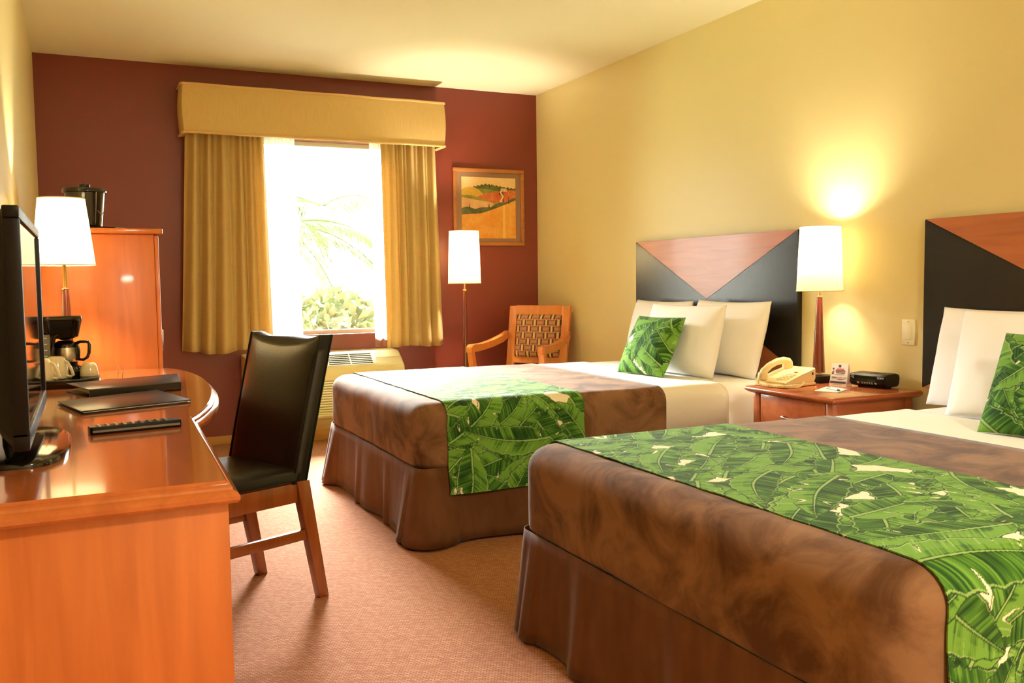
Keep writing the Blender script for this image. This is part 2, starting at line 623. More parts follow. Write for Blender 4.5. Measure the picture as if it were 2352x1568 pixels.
def leaf_print(U, V, seed, sp=0.120, size=1.14):
    """banana-leaf print evaluated at cloth coordinates U, V in metres"""
    rnd = random.Random(seed)
    C = np.empty(U.shape + (3,))
    C[:] = G_CREAM
    u0, u1, v0, v1 = U.min(), U.max(), V.min(), V.max()
    leaves = []
    a = u0 - 0.1
    row = 0
    while a < u1 + 0.1:
        b = v0 - 0.1 + (row % 2) * sp * 0.5
        while b < v1 + 0.1:
            leaves.append((a + rnd.uniform(-.4, .4) * sp, b + rnd.uniform(-.4, .4) * sp))
            b += sp * 1.05
        a += sp
        row += 1
    rnd.shuffle(leaves)
    for (lu, lv) in leaves:
        ang = rnd.choice((0.5, 0.9, 2.3, 2.7, 3.7, 4.1, 5.5, 5.9)) + rnd.uniform(-.35, .35)
        L = rnd.uniform(.24, .40) * size
        w = L * rnd.uniform(.36, .50)
        k = rnd.uniform(-.45, .45)
        s = rnd.uniform(0, 50)
        near = (np.abs(U - lu) < L * .62) & (np.abs(V - lv) < L * .62)
        if not near.any():
            continue
        du, dv = U[near] - lu, V[near] - lv
        px = du * math.cos(ang) + dv * math.sin(ang)
        py = -du * math.sin(ang) + dv * math.cos(ang)
        t = px / L
        py = py - k * L * (0.25 - t * t)
        tt = np.clip(t + .5, 0, 1)
        hw = w * .5 * np.power(np.maximum(np.sin(PI * np.power(tt, .85)), 0), .55) * (1 - .25 * tt)
        ap = np.abs(py)
        side = py > 0
        q = px - ap * .55                                 # slanted veins
        hw = hw * (1 - .10 * np.abs(np.sin(q / L * 26 + s)) * (0.4 + vn(q / L * 9, s + 3)))
        tear = vn(q / L * 17 + np.where(side, 0, 40), s + 5)
        hw = np.where(tear > .86, hw * (1 - (tear - .86) * 4.2), hw)
        ins = (np.abs(t) < .5) & (ap < hw)
        d = ap / np.maximum(hw, 1e-5)
        st = vn(q / .0062 + np.where(side, 0, 100), s) * .65 + vn(q / .0024, s + 1) * .35
        blot = vn2(q / .03, d * 1.6 + s, s + 2)
        pale_half = side if k > 0 else ~side  # two-tone print: one half of each leaf is paler
        v_ = np.where(pale_half, .34 + .55 * blot, .08 + .45 * blot) + (st - .5) * .75
        v_ = v_ + np.where(pale_half, .12, 0) * (d > .4)
        c = mixc(G_DARK, G_MID, v_ * 2.4)
        c = mixc(c, G_LIGHT, (v_ - .38) * 4.0)
        c = mixc(c, G_PALE, ((st > .80) & (d > .35) & pale_half) * .7)
        c = mixc(c, G_CREAM, ((tear > .82) & (d > 1.12 - (tear - .82) * 3.4)) * .9)
        c = mixc(c, G_PALE, ((d > .90) & (hw > .008)) * .75)
        c = mixc(c, G_DARK, (hw - ap < .0034) * .9)
        rw = .0042 * (1.1 - tt)
        c = mixc(c, G_DARK, (ap < rw + .0032) * .75)
        c = mixc(c, G_PALE, (ap < rw) * .9)
        tgt = C[near]
        tgt[ins] = c[ins]
        C[near] = tgt
    return C


def geo_print(U, V):
    """small woven blocks: pairs of upright bars alternating with red-capped tan blocks"""
    s = .048
    i, j = np.floor(U / s), np.floor(V / s)
    f, g = U / s - i, V / s - j
    odd = ((i + j) % 2) > .5
    tan, red, brn, yel, line = (.40, .23, .10), (.36, .085, .045), (.095, .040, .020), (.68, .48, .17), (.50, .27, .20)
    c = np.empty(U.shape + (3,))
    c[:] = tan
    c[~odd & ((g < .26) | (g > .74))] = red
    c[odd] = yel
    c[odd & ((f < .33) | (f > .67))] = brn
    c[(f < .04) | (f > .96) | (g < .04) | (g > .96)] = line
    return c


def art_print(U, V):
    """loose hill landscape; U right, V up, both 0..1"""
    c = np.empty(U.shape + (3,))
    n = vn2(U * 9, V * 9, 3) * .6 + vn2(U * 30, V * 30, 4) * .4
    c[:] = mixc((.80, .52, .20), (.86, .62, .34), n)

    def below(y, col, col2, k=1.0):
        msk = V < y
        c[msk] = mixc(col, col2, np.clip((n - .25) * 1.9 * k, 0, 1))[msk]
    below(.86 + .03 * np.sin(U * 5 - .4) - .16 * np.clip(.45 - U, 0, 1) + .008 * np.sin(U * 90), (.07, .085, .02), (.17, .17, .045))
    below(.80 + .02 * np.sin(U * 6) - .22 * np.clip(.35 - U, 0, 1), (.17, .20, .035), (.30, .30, .07))
    below(np.where(U < .42, .84 - .9 * (U - .16) ** 2 * 2.2, 0), (.62, .37, .06), (.74, .46, .10))
    below(.74 + .05 * U - .35 * np.clip(.45 - U, 0, 1) + .02 * np.sin(U * 7 + 2), (.50, .11, .035), (.66, .22, .08))
    below(.705 - .16 * U + .02 * np.sin(U * 8), (.20, .21, .04), (.36, .34, .08))
    below(np.where(U < .58, .665 - .13 * U, .55 + .1 * (U - .58)), (.72, .38, .16), (.80, .52, .25))
    hedge = .475 + .035 * np.abs(np.sin(U * 11 + .4)) + .30 * np.clip(U - .42, 0, 1)
    below(hedge, (.055, .065, .022), (.13, .12, .05))
    fld = .385 + .07 * U + .30 * np.clip(U - .35, 0, 1) ** 1.15
    below(fld, (.74, .30, .05), (.82, .42, .10), .8)
    for x, y, hh in ((.14, .47, .12), (.70, .72, .10), (.73, .72, .09), (.76, .73, .08), (.50, .50, .09), (.87, .58, .13), (.77, .60, .08), (.52, .84, .06), (.55, .85, .05), (.86, .80, .07), (.45, .86, .05)):
        w = .014 * np.clip(1 - (V - y) / hh, 0, 1)
        c[(np.abs(U - x) < w) & (V > y) & (V < y + hh)] = (.045, .055, .02)
    path = ((np.abs(U - (.765 - .05 * np.abs(((V - .62) * 14) % 2 - 1))) < .012 + .02 * (.8 - V)) & (V > .60) & (V < .82))
    c[path] = (.80, .60, .30)
    c[(np.abs(U - .78) < .03 - .02 * V) & (V < fld)] = (.84, .52, .13)
    c[(U > .72) & (U < .84) & (V > .775) & (V < .83) & ((U * 40) % 1 > .35)] = (.82, .62, .36)
    return c


# ------------------------------------------------------------------ room shell
bm = new_bm(); box(bm, XL - .1, XR + .1, YN - .1, YF + .16, -.1, 0)
struct('floor', bm, M_CARPET)
bm = new_bm(); box(bm, XL - .1, XR + .1, YN - .1, YF + .16, ZC, ZC + .1)
struct('ceiling', bm, M_CEIL)
bm = new_bm(); box(bm, XL - .1, XL, YN, YF, 0, ZC)
struct('wall_left', bm, M_WALL)
bm = new_bm(); box(bm, XR, XR + .1, YN, YF, 0, ZC)
struct('wall_right', bm, M_WALL)
bm = new_bm(); box(bm, XL - .1, XR + .1, YN - .1, YN, 0, ZC)
struct('wall_near', bm, M_WALL)
bm = new_bm()
W2 = YF + .16
box(bm, XL - .1, WX0, YF, W2, 0, ZC)
box(bm, WX1, XR + .1, YF, W2, 0, ZC)
box(bm, WX0, WX1, YF, W2, 0, WZ0)
box(bm, WX0, WX1, YF, W2, WZ1, ZC)
struct('wall_far', bm, M_RED)
bm = new_bm()
box(bm, XL, 1.04, YF - .014, YF, 0, .06, .004)
box(bm, 2.06, XR, YF - .014, YF, 0, .06, .004)
struct('baseboard_far', bm, M_BASE)
bm = new_bm(); box(bm, XR - .014, XR, YN, YF - .02, 0, .06, .004)
struct('baseboard_right', bm, M_BASE)
# window
bm = new_bm()
yw0, yw1 = YF + .085, YF + .125
box(bm, WX0, WX0 + .035, yw0, yw1, WZ0, WZ1)
box(bm, WX1 - .035, WX1, yw0, yw1, WZ0, WZ1)
box(bm, WX0 + .035, WX1 - .035, yw0, yw1, WZ0, WZ0 + .03)
box(bm, WX0 + .035, WX1 - .035, yw0, yw1, WZ1 - .03, WZ1)
win = bpy.data.objects.new('window_1', None)
COL.objects.link(win)
win['kind'] = 'structure'
struct('window_frame', bm, M_ALU, win)
bm = new_bm(); box(bm, WX0 + .03, WX1 - .03, YF + .104, YF + .108, WZ0 + .025, WZ1 - .025)
struct('pane', bm, M_PANE, win)

# ------------------------------------------------------------------ outdoors
bm = new_bm(); box(bm, -14, 20, 6.85, 40, -.5, -.35)
struct('ground', bm, M_LAWN)


def palm(x, y, z, trunk_h, fronds, label, seed):
    rnd = random.Random(seed)
    t = thing('palm_tree', label, 'tree', (x, y, z), 0, 'palms outside the window')
    bm = new_bm()
    tube(bm, [(0.03 * math.sin(k), 0, trunk_h * k / 7) for k in range(8)], [.12 - .006 * k for k in range(8)], 10)
    obj('trunk', bm, M_TRUNK, t)
    for az, L, rise, droop in fronds:
        bm = new_bm()
        dx, dy = math.cos(az), math.sin(az)
        pts = []
        for k in range(15):
            s = k / 14
            pts.append(Vector((dx * L * s * (1 - .12 * s * s), dy * L * s * (1 - .12 * s * s), trunk_h + rise * s - droop * s * s)))
        tube(bm, pts, [.016 * (1 - .85 * k / 14) + .002 for k in range(15)], 6)
        for k in range(70):
            s = .10 + .9 * k / 70
            i = min(int(s * 14), 13)
            p = pts[i].lerp(pts[i + 1], s * 14 - i)
            for sg in (-1, 1):
                ll = L * .27 * (1 - .55 * s) * rnd.uniform(.8, 1.1)
                d = Vector((-dy * sg * .75 + dx * .55, dx * sg * .75 + dy * .55, -.55 - rnd.uniform(0, .45))).normalized()
                e = p + d * ll
                wv = Vector((dx, dy, 0)) * .010
                mid = p.lerp(e, .45) + Vector((0, 0, .02))
                a, b_, c_, d_, e_ = [bm.verts.new(q) for q in (p - wv * .5, p + wv * .5, mid + wv, e, mid - wv)]
                bm.faces.new((a, b_, c_, e_))
                bm.faces.new((e_, c_, d_))
        obj('frond', bm, M_LEAF, t, smooth=False)
    return t


palm(1.62, 9.3, -.35, 2.0, [(.25, 1.7, .75, 1.0), (-.5, 1.5, .5, 1.15), (1.2, 1.6, 1.0, .9), (2.4, 1.5, .8, 1.2), (3.6, 1.4, .6, 1.1), (5.0, 1.4, .7, 1.0), (.75, 1.7, .35, 1.3)],
     'palm with long drooping fronds crossing the middle of the window view', 3)
palm(2.9, 12.0, -.35, 2.5, [(2.7, 1.9, .9, .9), (3.3, 1.9, .6, 1.1), (3.9, 1.8, .5, 1.3), (.5, 1.7, .8, 1.0), (1.5, 1.7, 1.0, .9), (5.2, 1.7, .7, 1.1)],
     'taller palm farther away at the upper right of the window view', 8)


def shrub(x, y, z, rx, rz, n, label, seed):
    rnd = random.Random(seed)
    t = thing('shrub', label, 'shrub', (x, y, z), 0, 'shrubs outside the window')
    bm = new_bm()
    for k in range(5):
        a = k * 1.3
        tube(bm, [(0, 0, 0), (math.cos(a) * rx * .3, math.sin(a) * rx * .3, rz * .8), (math.cos(a) * rx * .6, math.sin(a) * rx * .6, rz * 1.5)], [.018, .012, .006], 6)
    obj('stems', bm, M_TRUNK, t)
    bm = new_bm()
    for k in range(n):
        v = Vector((rnd.gauss(0, 1), rnd.gauss(0, 1), rnd.gauss(0, 1))).normalized() * rnd.uniform(.45, 1) ** .5
        p = Vector((v.x * rx, v.y * rx, rz + v.z * rz))
        d = Vector((rnd.gauss(0, 1), rnd.gauss(0, 1), rnd.gauss(.3, 1))).normalized()
        w = d.cross(Vector((rnd.random(), rnd.random(), .5))).normalized()
        l_ = rnd.uniform(.05, .10)
        q = [bm.verts.new(p + e) for e in (d * -l_, w * l_ * .4, d * l_, w * -l_ * .4)]
        bm.faces.new(q)
    o = obj('foliage', bm, M_BUSH, t, smooth=False)
    return t


shrub(2.25, 9.0, -.35, .62, .72, 1500, 'bushy shrub low at the right of the window view', 4)
shrub(1.55, 10.4, -.35, .7, .62, 1300, 'lower shrub behind the palm trunk at the left of the window view', 5)

# ------------------------------------------------------------------ curtains and pelmet
px0, px1, pyf, pz0, pz1 = .632, 2.484, 6.392, 2.140, 2.466
t = thing('window_pelmet', 'upholstered gold box pelmet with piped edges above the window', 'pelmet', ((px0 + px1) / 2, YF, pz0))
ox, oz = (px0 + px1) / 2, pz0
hw_ = (px1 - px0) / 2
bm = new_bm()
prof = []
for k in range(9):
    s = k / 8
    prof.append((.012 * math.sin(PI * s), s * (pz1 - pz0)))
outer = []
for bulge, z in prof:
    e = .004 + bulge
    pts = [(-hw_ - e, 0), (-hw_ - e, -.19), (-hw_ - e + .01, -.2 - e)] + \
          [(-hw_ + 2 * hw_ * i / 24, -.2 - e) for i in range(1, 24)] + \
          [(hw_ + e - .01, -.2 - e), (hw_ + e, -.19), (hw_ + e, 0)]
    inner = [(hw_ - .02, 0), (hw_ - .02, -.18), (-hw_ + .02, -.18), (-hw_ + .02, 0)]
    outer.append([(x, y, z + .0008 * math.sin(x * 9)) for x, y in pts] + [(x, y, z) for x, y in inner])
loops(bm, outer, True, True)
body = obj('pelmet_box', bm, M_PELMET, t)
bm = new_bm(); box(bm, -hw_, hw_, -.195, 0, pz1 - pz0 - .012, pz1 - pz0)
obj('pelmet_top', bm, M_PELMET, t)
for zz in (0.004, pz1 - pz0 - .006):
    bm = new_bm()
    e = .007
    path = [(-hw_ - e, -.002, zz), (-hw_ - e, -.1, zz), (-hw_ - e, -.19, zz), (-hw_ + .002, -.2 - e, zz)]
    path += [(-hw_ + 2 * hw_ * i / 30, -.2 - e, zz + .0012 * math.sin(i * .8)) for i in range(1, 30)]
    path += [(hw_ - .002, -.2 - e, zz), (hw_ + e, -.19, zz), (hw_ + e, -.1, zz), (hw_ + e, -.002, zz)]
    tube(bm, path, .009, 8)
    obj('piping', bm, M_PIPING, t)


def curtain(name, label, cat, xa0, xa1, xb0, xb1, y0, z0, z1, folds, amp, material, seed, hem=0.0, nu=150):
    """hanging cloth: top spans xa0..xa1, hem spans xb0..xb1"""
    def fold(s, tt):
        ph = folds * 2 * PI * (s + .035 * math.sin(5.1 * s + seed) + .02 * math.sin(13 * s + 2 * seed))
        a = amp * (.55 + .45 * tt) * (.75 + .4 * math.sin(3.3 * s + seed))
        yy = a * math.sin(ph) + amp * .3 * math.sin(ph * 2 + 1 + tt * .9)
        xx = .012 * math.cos(ph) * tt
        return xx, yy

    def fn(u, v):
        tt = v
        x0_ = xa0 + (xb0 - xa0) * tt
        x1_ = xa1 + (xb1 - xa1) * tt
        dx, dy = fold(u, tt)
        z = z1 + (z0 - z1) * tt + hem * tt * math.sin(u * 9 + seed)
        return (x0_ + (x1_ - x0_) * u + dx, y0 + dy, z)
    bm = new_bm()
    grid(bm, nu, 26, fn)
    o = obj(name, bm, material, smooth=True, angle=180)
    tag(o, label, cat)
    if material is not M_SHEER:
        md = o.modifiers.new('thickness', 'SOLIDIFY')
        md.thickness = .003
    return o


curtain('curtain', 'gold pleated curtain hanging on the left side of the window', 'curtain', .655, 1.165,   .585, 1.185, 6.475, .662, 2.26, 6, .040, M_CURTAIN, 1.3, .014)
curtain('curtain', 'gold pleated curtain on the right side of the window beside the floor lamp', 'curtain', 2.01, 2.44, 2.02, 2.475, 6.475, .645, 2.26, 5, .036, M_CURTAIN, 4.1, .006)
curtain('sheer_curtain', 'white sheer curtain strip inside the left gold curtain', 'curtain', 1.08, 1.395, 1.08, 1.41, 6.55, .66, 2.26, 5, .012, M_SHEER, 2.2)
curtain('sheer_curtain', 'white sheer curtain strip inside the right gold curtain', 'curtain', 1.945, 2.16, 1.95, 2.16, 6.55, .645, 2.26, 4, .012, M_SHEER, 3.4)

# ------------------------------------------------------------------ air conditioner under the window
ax0, ax1, ayf, az0, az1 = .985, 2.10, 6.29, .168, .626
acx = (ax0 + ax1) / 2
t = thing('air_conditioner', 'cream wall air conditioner with louvred front below the window', 'air conditioner', (acx, YF, 0))
hw_ = (ax1 - ax0) / 2
bm = new_bm()
dp = YF - ayf
ga, gb = (-dp + .004, .534), (-dp + .115, .620)
prof = [(0, az0), (-dp + .02, az0), (-dp, az0 + .02), (-dp, .470), (-dp - .005, .484), (-dp - .006, .508), (-dp - .002, .526), ga, gb, (-dp + .135, az1), (0, az1 + .006)]
lp = []
for x in (-hw_, -hw_ + .010, hw_ - .010, hw_):
    k = .008 if abs(x) == hw_ else 0
    lp.append([(x, y * (1 - k * 2), z - (k if z > .4 else 0)) for y, z in prof])
loops(bm, lp)
obj('cabinet', bm, M_AC, t)


def slope_bar(bm, x0, x1, s0, s1, h0, h1):
    dy, dz = gb[0] - ga[0], gb[1] - ga[1]
    l_ = math.hypot(dy, dz)
    ny, nz = -dz / l_, dy / l_
    q = [(ga[0] + dy * s_ + ny * h_, ga[1] + dz * s_ + nz * h_) for s_, h_ in ((s0, h0), (s1, h0), (s1, h1), (s0, h1))]
    loops(bm, [[(x, y, z) for y, z in q] for x in (x0, x1)])


gx0, gx1 = -hw_ + .06, 1.875 - acx
bm = new_bm(); slope_bar(bm, gx0, gx1, .10, .93, -.01, .0012)  # dark slab on the slope; shade inside the outlet slots is its colour
obj('outlet_shade_slab', bm, M_DARK, t, smooth=False)
bm = new_bm()
for k in range(7):
    s_ = .10 + k * .135
    slope_bar(bm, gx0 - .004, gx1 + .004, s_, s_ + .045, .0, .0026)
for k in range(6):
    x = gx0 + (gx1 - gx0) * k / 5
    slope_bar(bm, x - .004, x + .004, .10, .955, .0, .0026)
obj('outlet_grille', bm, M_AC, t, smooth=False)
bm = new_bm(); box(bm, -hw_ + .04, hw_ - .04, -dp - .002, -dp + .01, .20, .44)  # slab behind the louvres, coloured darker to stand for shade between them
obj('intake_shade_slab', bm, mat('painted_louvre_shade', (0.36, 0.30, 0.14), .6), t, smooth=False)
bm = new_bm()
for k in range(13):
    z = .205 + k * .018
    box(bm, -hw_ + .035, hw_ - .035, -dp - .012, -dp + .002, z, z + .010, .003, 1)
obj('louvre', bm, M_AC, t)
bm = new_bm()
slope_bar(bm, 1.90 - acx, hw_ - .014, .55, 1.06, -.003, .006)
obj('control_door', bm, M_AC, t)
bm = new_bm(); box(bm, ax0 - acx + .06, ax1 - acx - .05, -.19, -.016, 0, az0 - .002, .004)
obj('plinth', bm, M_BASE, t)

# ------------------------------------------------------------------ framed picture
pcx, pz, phw, phh = 2.926, 1.713, .307, .302
t = thing('framed_picture', 'framed hill landscape print hanging on the burgundy wall', 'picture', (pcx, YF, pz))
bm = new_bm()
fwid = .030
for (x0, x1, z0, z1) in ((-phw, phw, phh - fwid, phh), (-phw, phw, -phh, -phh + fwid), (-phw, -phw + fwid, -phh + fwid, phh - fwid), (phw - fwid, phw, -phh + fwid, phh - fwid)):
    box(bm, x0, x1, -.026, -.001, z0, z1, .005)
obj('frame', bm, M_PICF, t)
bm = new_bm(); box(bm, -phw + .025, phw - .025, -.012, -.002, -phh + .025, phh - .025)
obj('mat_board', bm, M_PICM, t, smooth=False)
nu, nv = 260, 266
u, v = np.meshgrid(np.linspace(0, 1, nu), np.linspace(0, 1, nv), indexing='ij')
P = np.stack([-.235 + .468 * u, np.full_like(u, -.0135), -.244 + .479 * v], -1)
fast_grid('print', P, art_print(u, v), M_ART, t, rim=np.tile([0, .0015, 0], (nu, nv, 1)))

# ------------------------------------------------------------------ lamps
def lamp_shade(parent, r0, r1, z0, z1, n=48):
    bm = new_bm()
    lathe(bm, [(r0, z0), (r0 + (r1 - r0) * .33, z0 + (z1 - z0) * .33), (r0 + (r1 - r0) * .67, z0 + (z1 - z0) * .67), (r1, z1)], n=n, cap=False)
    s = obj('lamp_shade', bm, M_SHADE, parent)
    for r_, z_ in ((r0, z0), (r1, z1)):
        bm = new_bm()
        tube(bm, [(r_ * math.cos(2 * PI * k / n), r_ * math.sin(2 * PI * k / n), z_) for k in range(n)], .0022, 6, closed=True)
        obj('shade_rim', bm, M_RIM, s)
    bm = new_bm()
    zc = z0 + (z1 - z0) * .7
    tube(bm, [(-r1 * .98, 0, zc), (r1 * .98, 0, zc)], .0015, 6)
    tube(bm, [(0, -r1 * .98, zc), (0, r1 * .98, zc)], .0015, 6)
    obj('shade_spider', bm, M_BRASS, parent)
    return s


# floor lamp
flx, fly = 2.556, 6.215
t = thing('floor_lamp', 'tall floor lamp with white shade on a dark red pole between curtain and picture', 'lamp', (flx, fly, 0))
bm = new_bm(); lathe(bm, [(.13, 0), (.135, .006), (.13, .018), (.06, .026), (.022, .03)])
obj('base', bm, M_LAMPW, t)
bm = new_bm(); lathe(bm, [(.021, .028), (.0135, 1.063)], n=20)
obj('pole', bm, M_LAMPW, t)
bm = new_bm(); lathe(bm, [(.0145, 1.058), (.0165, 1.064), (.0145, 1.07), (.006, 1.074), (.006, 1.25), (.012, 1.255), (.012, 1.29)], n=16)
obj('stem', bm, M_BRASS, t)
lamp_shade(t, .122, .110, 1.115, 1.502)
add_light('floor_lamp_bulb', 'POINT', (0, 0, 1.335), P_FLOOR, LAMP_COL, t, shadow_soft_size=.035)

# bedside lamp on the nightstand
NSZ = .622
blx, bly = 3.205, 3.294
t = thing('table_lamp', 'table lamp with cream shade and tapered mahogany column on the nightstand', 'lamp', (blx, bly, NSZ))
bm = new_bm(); box(bm, -.058, .058, -.062, .062, 0, .034, .004)
obj('base', bm, M_BLACK, t)
bm = new_bm(); lathe(bm, [(.012, .034), (.012, .052)], n=16)
obj('collar', bm, M_BRASS, t)
bm = new_bm(); lathe(bm, [(.029, .046), (.027, .1), (.0135, .408), (.013, .410)], n=24)
obj('column', bm, M_LAMPW, t)
bm = new_bm(); lathe(bm, [(.0135, .409), (.0145, .414), (.0055, .417), (.0055, .60), (.011, .605), (.011, .64)], n=16)
obj('stem', bm, M_BRASS, t)
lamp_shade(t, .108, .094, 1.063 - NSZ, 1.372 - NSZ)
add_light('bedside_lamp_bulb', 'POINT', (0, 0, 1.27 - NSZ), P_BED, LAMP_COL, t, shadow_soft_size=.06)

# desk lamp
DZ = .75
t = thing('table_lamp', 'table lamp with flared white shade on the desk behind the coffee maker', 'lamp', (-.073, 4.12, DZ))
bm = new_bm(); lathe(bm, [(.07, 0), (.07, .02), (.03, .028)], n=28)
obj('base', bm, M_BLACK, t)
bm = new_bm(); lathe(bm, [(.027, .026), (.0135, .366), (.013, .368)], n=24)
obj('column', bm, M_LAMPW, t)
bm = new_bm(); lathe(bm, [(.0135, .367), (.014, .371), (.0075, .374), (.0075, .56), (.011, .565), (.011, .60)], n=16)
obj('stem', bm, M_BRASS, t)
lamp_shade(t, .118, .088, 1.216 - DZ, 1.486 - DZ)
add_light('desk_lamp_bulb', 'POINT', (0, 0, 1.36 - DZ), P_DESK, LAMP_COL, t, shadow_soft_size=.03)

# ------------------------------------------------------------------ desk
t = thing('writing_desk', 'long cherry desk with rounded peninsula along the left wall', 'desk', (0, 1.8, 0))
yo = 1.8
out = [(XL + .006, 4.442), (XL + .006, 1.772), (.256, 1.778), (.284, 2.725), (.326, 2.85), (.372, 3.044), (.411, 3.29), (.436, 3.56), (.442, 3.86), (.424, 4.11), (.39, 4.30), (.335, 4.442)]
# smooth the curved part
sm = out[:4]
cur = out[3:]
for i in range(len(cur) - 1):
    p0 = Vector(cur[max(i - 1, 0)]); p1 = Vector(cur[i]); p2 = Vector(cur[i + 1]); p3 = Vector(cur[min(i + 2, len(cur) - 1)])
    for k in range(1, 6):
        s = k / 5
        q = .5 * ((2 * p1) + (-p0 + p2) * s + (2 * p0 - 5 * p1 + 4 * p2 - p3) * s * s + (-p0 + 3 * p1 - 3 * p2 + p3) * s ** 3)
        sm.append((q.x, q.y))
bm = new_bm()
lp = []
for d, z in ((.014, .706), (.004, .708), (0, .714), (0, .722), (.005, .729), (.012, .733), (.013, .738), (.017, .742), (.022, .744)):
    lp.append([(x, y - yo, z) for x, y in inset(sm, d)])
loops(bm, lp, True, False)
obj('edge_moulding', bm, M_DESK_Y, t, angle=30)
bm = new_bm()
lp = [[(x, y - yo, z) for x, y in inset(sm, d)] for d, z in ((.021, .740), (.021, .7465), (.024, DZ))]
loops(bm, lp, True, True)
obj('worktop', bm, M_DESK_Y, t, angle=30)
bm = new_bm(); box(bm, XL + .01, .238, .012, .042, 0, .705, .002)
obj('end_panel', bm, M_DESK_Z, t)
bm = new_bm(); box(bm, XL + .01, .25, 2.57, 2.60, 0, .705, .002)
obj('end_panel', bm, M_DESK_Z, t)
bm = new_bm(); box(bm, XL + .008, XL + .026, .044, 2.568, .12, .705, .002)
obj('back_panel', bm, M_DESK_Z, t)

# ------------------------------------------------------------------ tall cabinet
cx0, cx1, cy0, cy1, cz = XL + .006, .314, 4.446, 5.02, 1.362
t = thing('tall_cabinet', 'tall cherry cabinet at the far end of the desk holding the ice bucket', 'cabinet', ((cx0 + cx1) / 2, (cy0 + cy1) / 2, 0))
w, d = (cx1 - cx0) / 2, (cy1 - cy0) / 2
bm = new_bm(); box(bm, -w, w - .02, -d, d, .0, cz, .002)
obj('carcass', bm, M_DESK_Z, t)
for y0, y1 in ((-d + .004, -.003), (.003, d - .004)):
    bm = new_bm(); box(bm, w - .0195, w, y0, y1, .05, cz - .006, .003)
    dr = obj('door', bm, M_DESK_Z, t)
    bm = new_bm(); yk = -.03 if y0 < -.1 else .03
    tube(bm, [(w, yk, .80), (w + .02, yk, .81), (w + .02, yk, .91), (w, yk, .92)], .004, 8)
    obj('handle', bm, M_CHROME, dr)
bm = new_bm(); box(bm, -w, w + .018, -d - .024, d, cz + .001, cz + .026, .005)
obj('cabinet_top', bm, M_DESK_Y, t)
CT = cz + .026

# tray, bucket, slip of paper on the cabinet
bx, by = .017, 4.68
bm = new_bm(); lathe(bm, [(.125, 0), (.135, .003), (.142, .013), (.139, .013), (.130, .006), (.0, .006)], n=40)
tr = obj('serving_tray', bm, M_BLACKG); tr.location = (bx + .02, by, CT)
tag(tr, 'round black tray under the ice bucket on the tall cabinet', 'tray')
t = thing('ice_bucket', 'black lidded ice bucket on top of the tall cabinet', 'ice bucket', (bx, by, CT + .0065))
bm = new_bm(); lathe(bm, [(.066, 0), (.070, .002), (.088, .172), (.085, .172), (.070, .006)], n=40, cap=False)
f = [v for v in bm.verts if abs(v.co.z) < 1e-6]
obj('bucket', bm, M_BLACKG, t)
bm = new_bm(); lathe(bm, [(.092, .166), (.096, .170), (.096, .182), (.092, .187), (.05, .192), (.0, .193)], n=40)
ld = obj('lid', bm, M_BLACKG, t)
bm = new_bm(); lathe(bm, [(.012, .192), (.024, .196), (.025, .207), (.02, .211), (0, .212)], n=24)
obj('knob', bm, M_BLACKG, ld)
bm = new_bm()
tube(bm, [(.078 * math.cos(a), .078 * math.sin(a), .10 + .03 * math.sin(3 * a)) for a in [-.9 + k * .1 for k in range(12)]], .0015, 6)
obj('emblem', bm, mat('dull_gold_print', (.25, .19, .09), .5), t)
bm = new_bm(); box(bm, -.045, .045, -.03, .03, 0, .002)
o = obj('paper_slip', bm, M_PAPER, smooth=False); o.location = (.165, 4.49, CT + .0003); o.rotation_euler = (0, 0, .5)
tag(o, 'white paper slip beside the ice bucket on the tall cabinet', 'paper')

# ------------------------------------------------------------------ television on the desk
tvx, ty0, ty1, tz0, tz1 = -.108, 1.965, 2.79, .812, 1.286
t = thing('television', 'black flat screen television standing at the near end of the desk', 'television', (tvx, 2.38, DZ))
yc = 2.38
bm = new_bm()
a, b_, c_, d_ = ty0 - yc, ty1 - yc, tz0 - DZ, tz1 - DZ
fr_ = .024
# bezel ring with depth
for (y0, y1, z0, z1) in ((a, b_, d_ - fr_, d_), (a, b_, c_, c_ + fr_ + .012), (a, a + fr_, c_ + fr_, d_ - fr_), (b_ - fr_, b_, c_ + fr_, d_ - fr_)):
    box(bm, -.030, 0, y0, y1, z0, z1, .004)
obj('bezel', bm, M_BLACK, t)
bm = new_bm()
lp = []
for x, i in ((-.028, .002), (-.05, .03), (-.085, .11), (-.105, .16), (-.112, .19)):
    lp.append([(x, y, z) for y, z in rrect(a + i, b_ - i, c_ + i * .75, d_ - i * .8, .02, 4)])
loops(bm, lp)
obj('back_cover', bm, M_BLACK, t)
bm = new_bm(); box(bm, -.028, -.006, a + fr_ - .002, b_ - fr_ + .002, c_ + fr_, d_ - fr_ + .002)
obj('screen', bm, M_SCREEN, t, smooth=False)
bm = new_bm(); box(bm, -.075, -.035, -.07, .07, .012, c_ + .03, .008)
obj('stand_neck', bm, M_BLACKG, t)
bm = new_bm()
lp = []
for s, z in ((1, 0), (1.0, .008), (.985, .013), (.9, .018), (.3, .022)):
    lp.append([(-.032 + .097 * s * math.copysign(abs(math.cos(k * 2 * PI / 48)) ** .75, math.cos(k * 2 * PI / 48)),
                .265 * s * math.copysign(abs(math.sin(k * 2 * PI / 48)) ** .75, math.sin(k * 2 * PI / 48)), z) for k in range(48)])
loops(bm, lp)
obj('stand_base', bm, M_BLACKG, t)

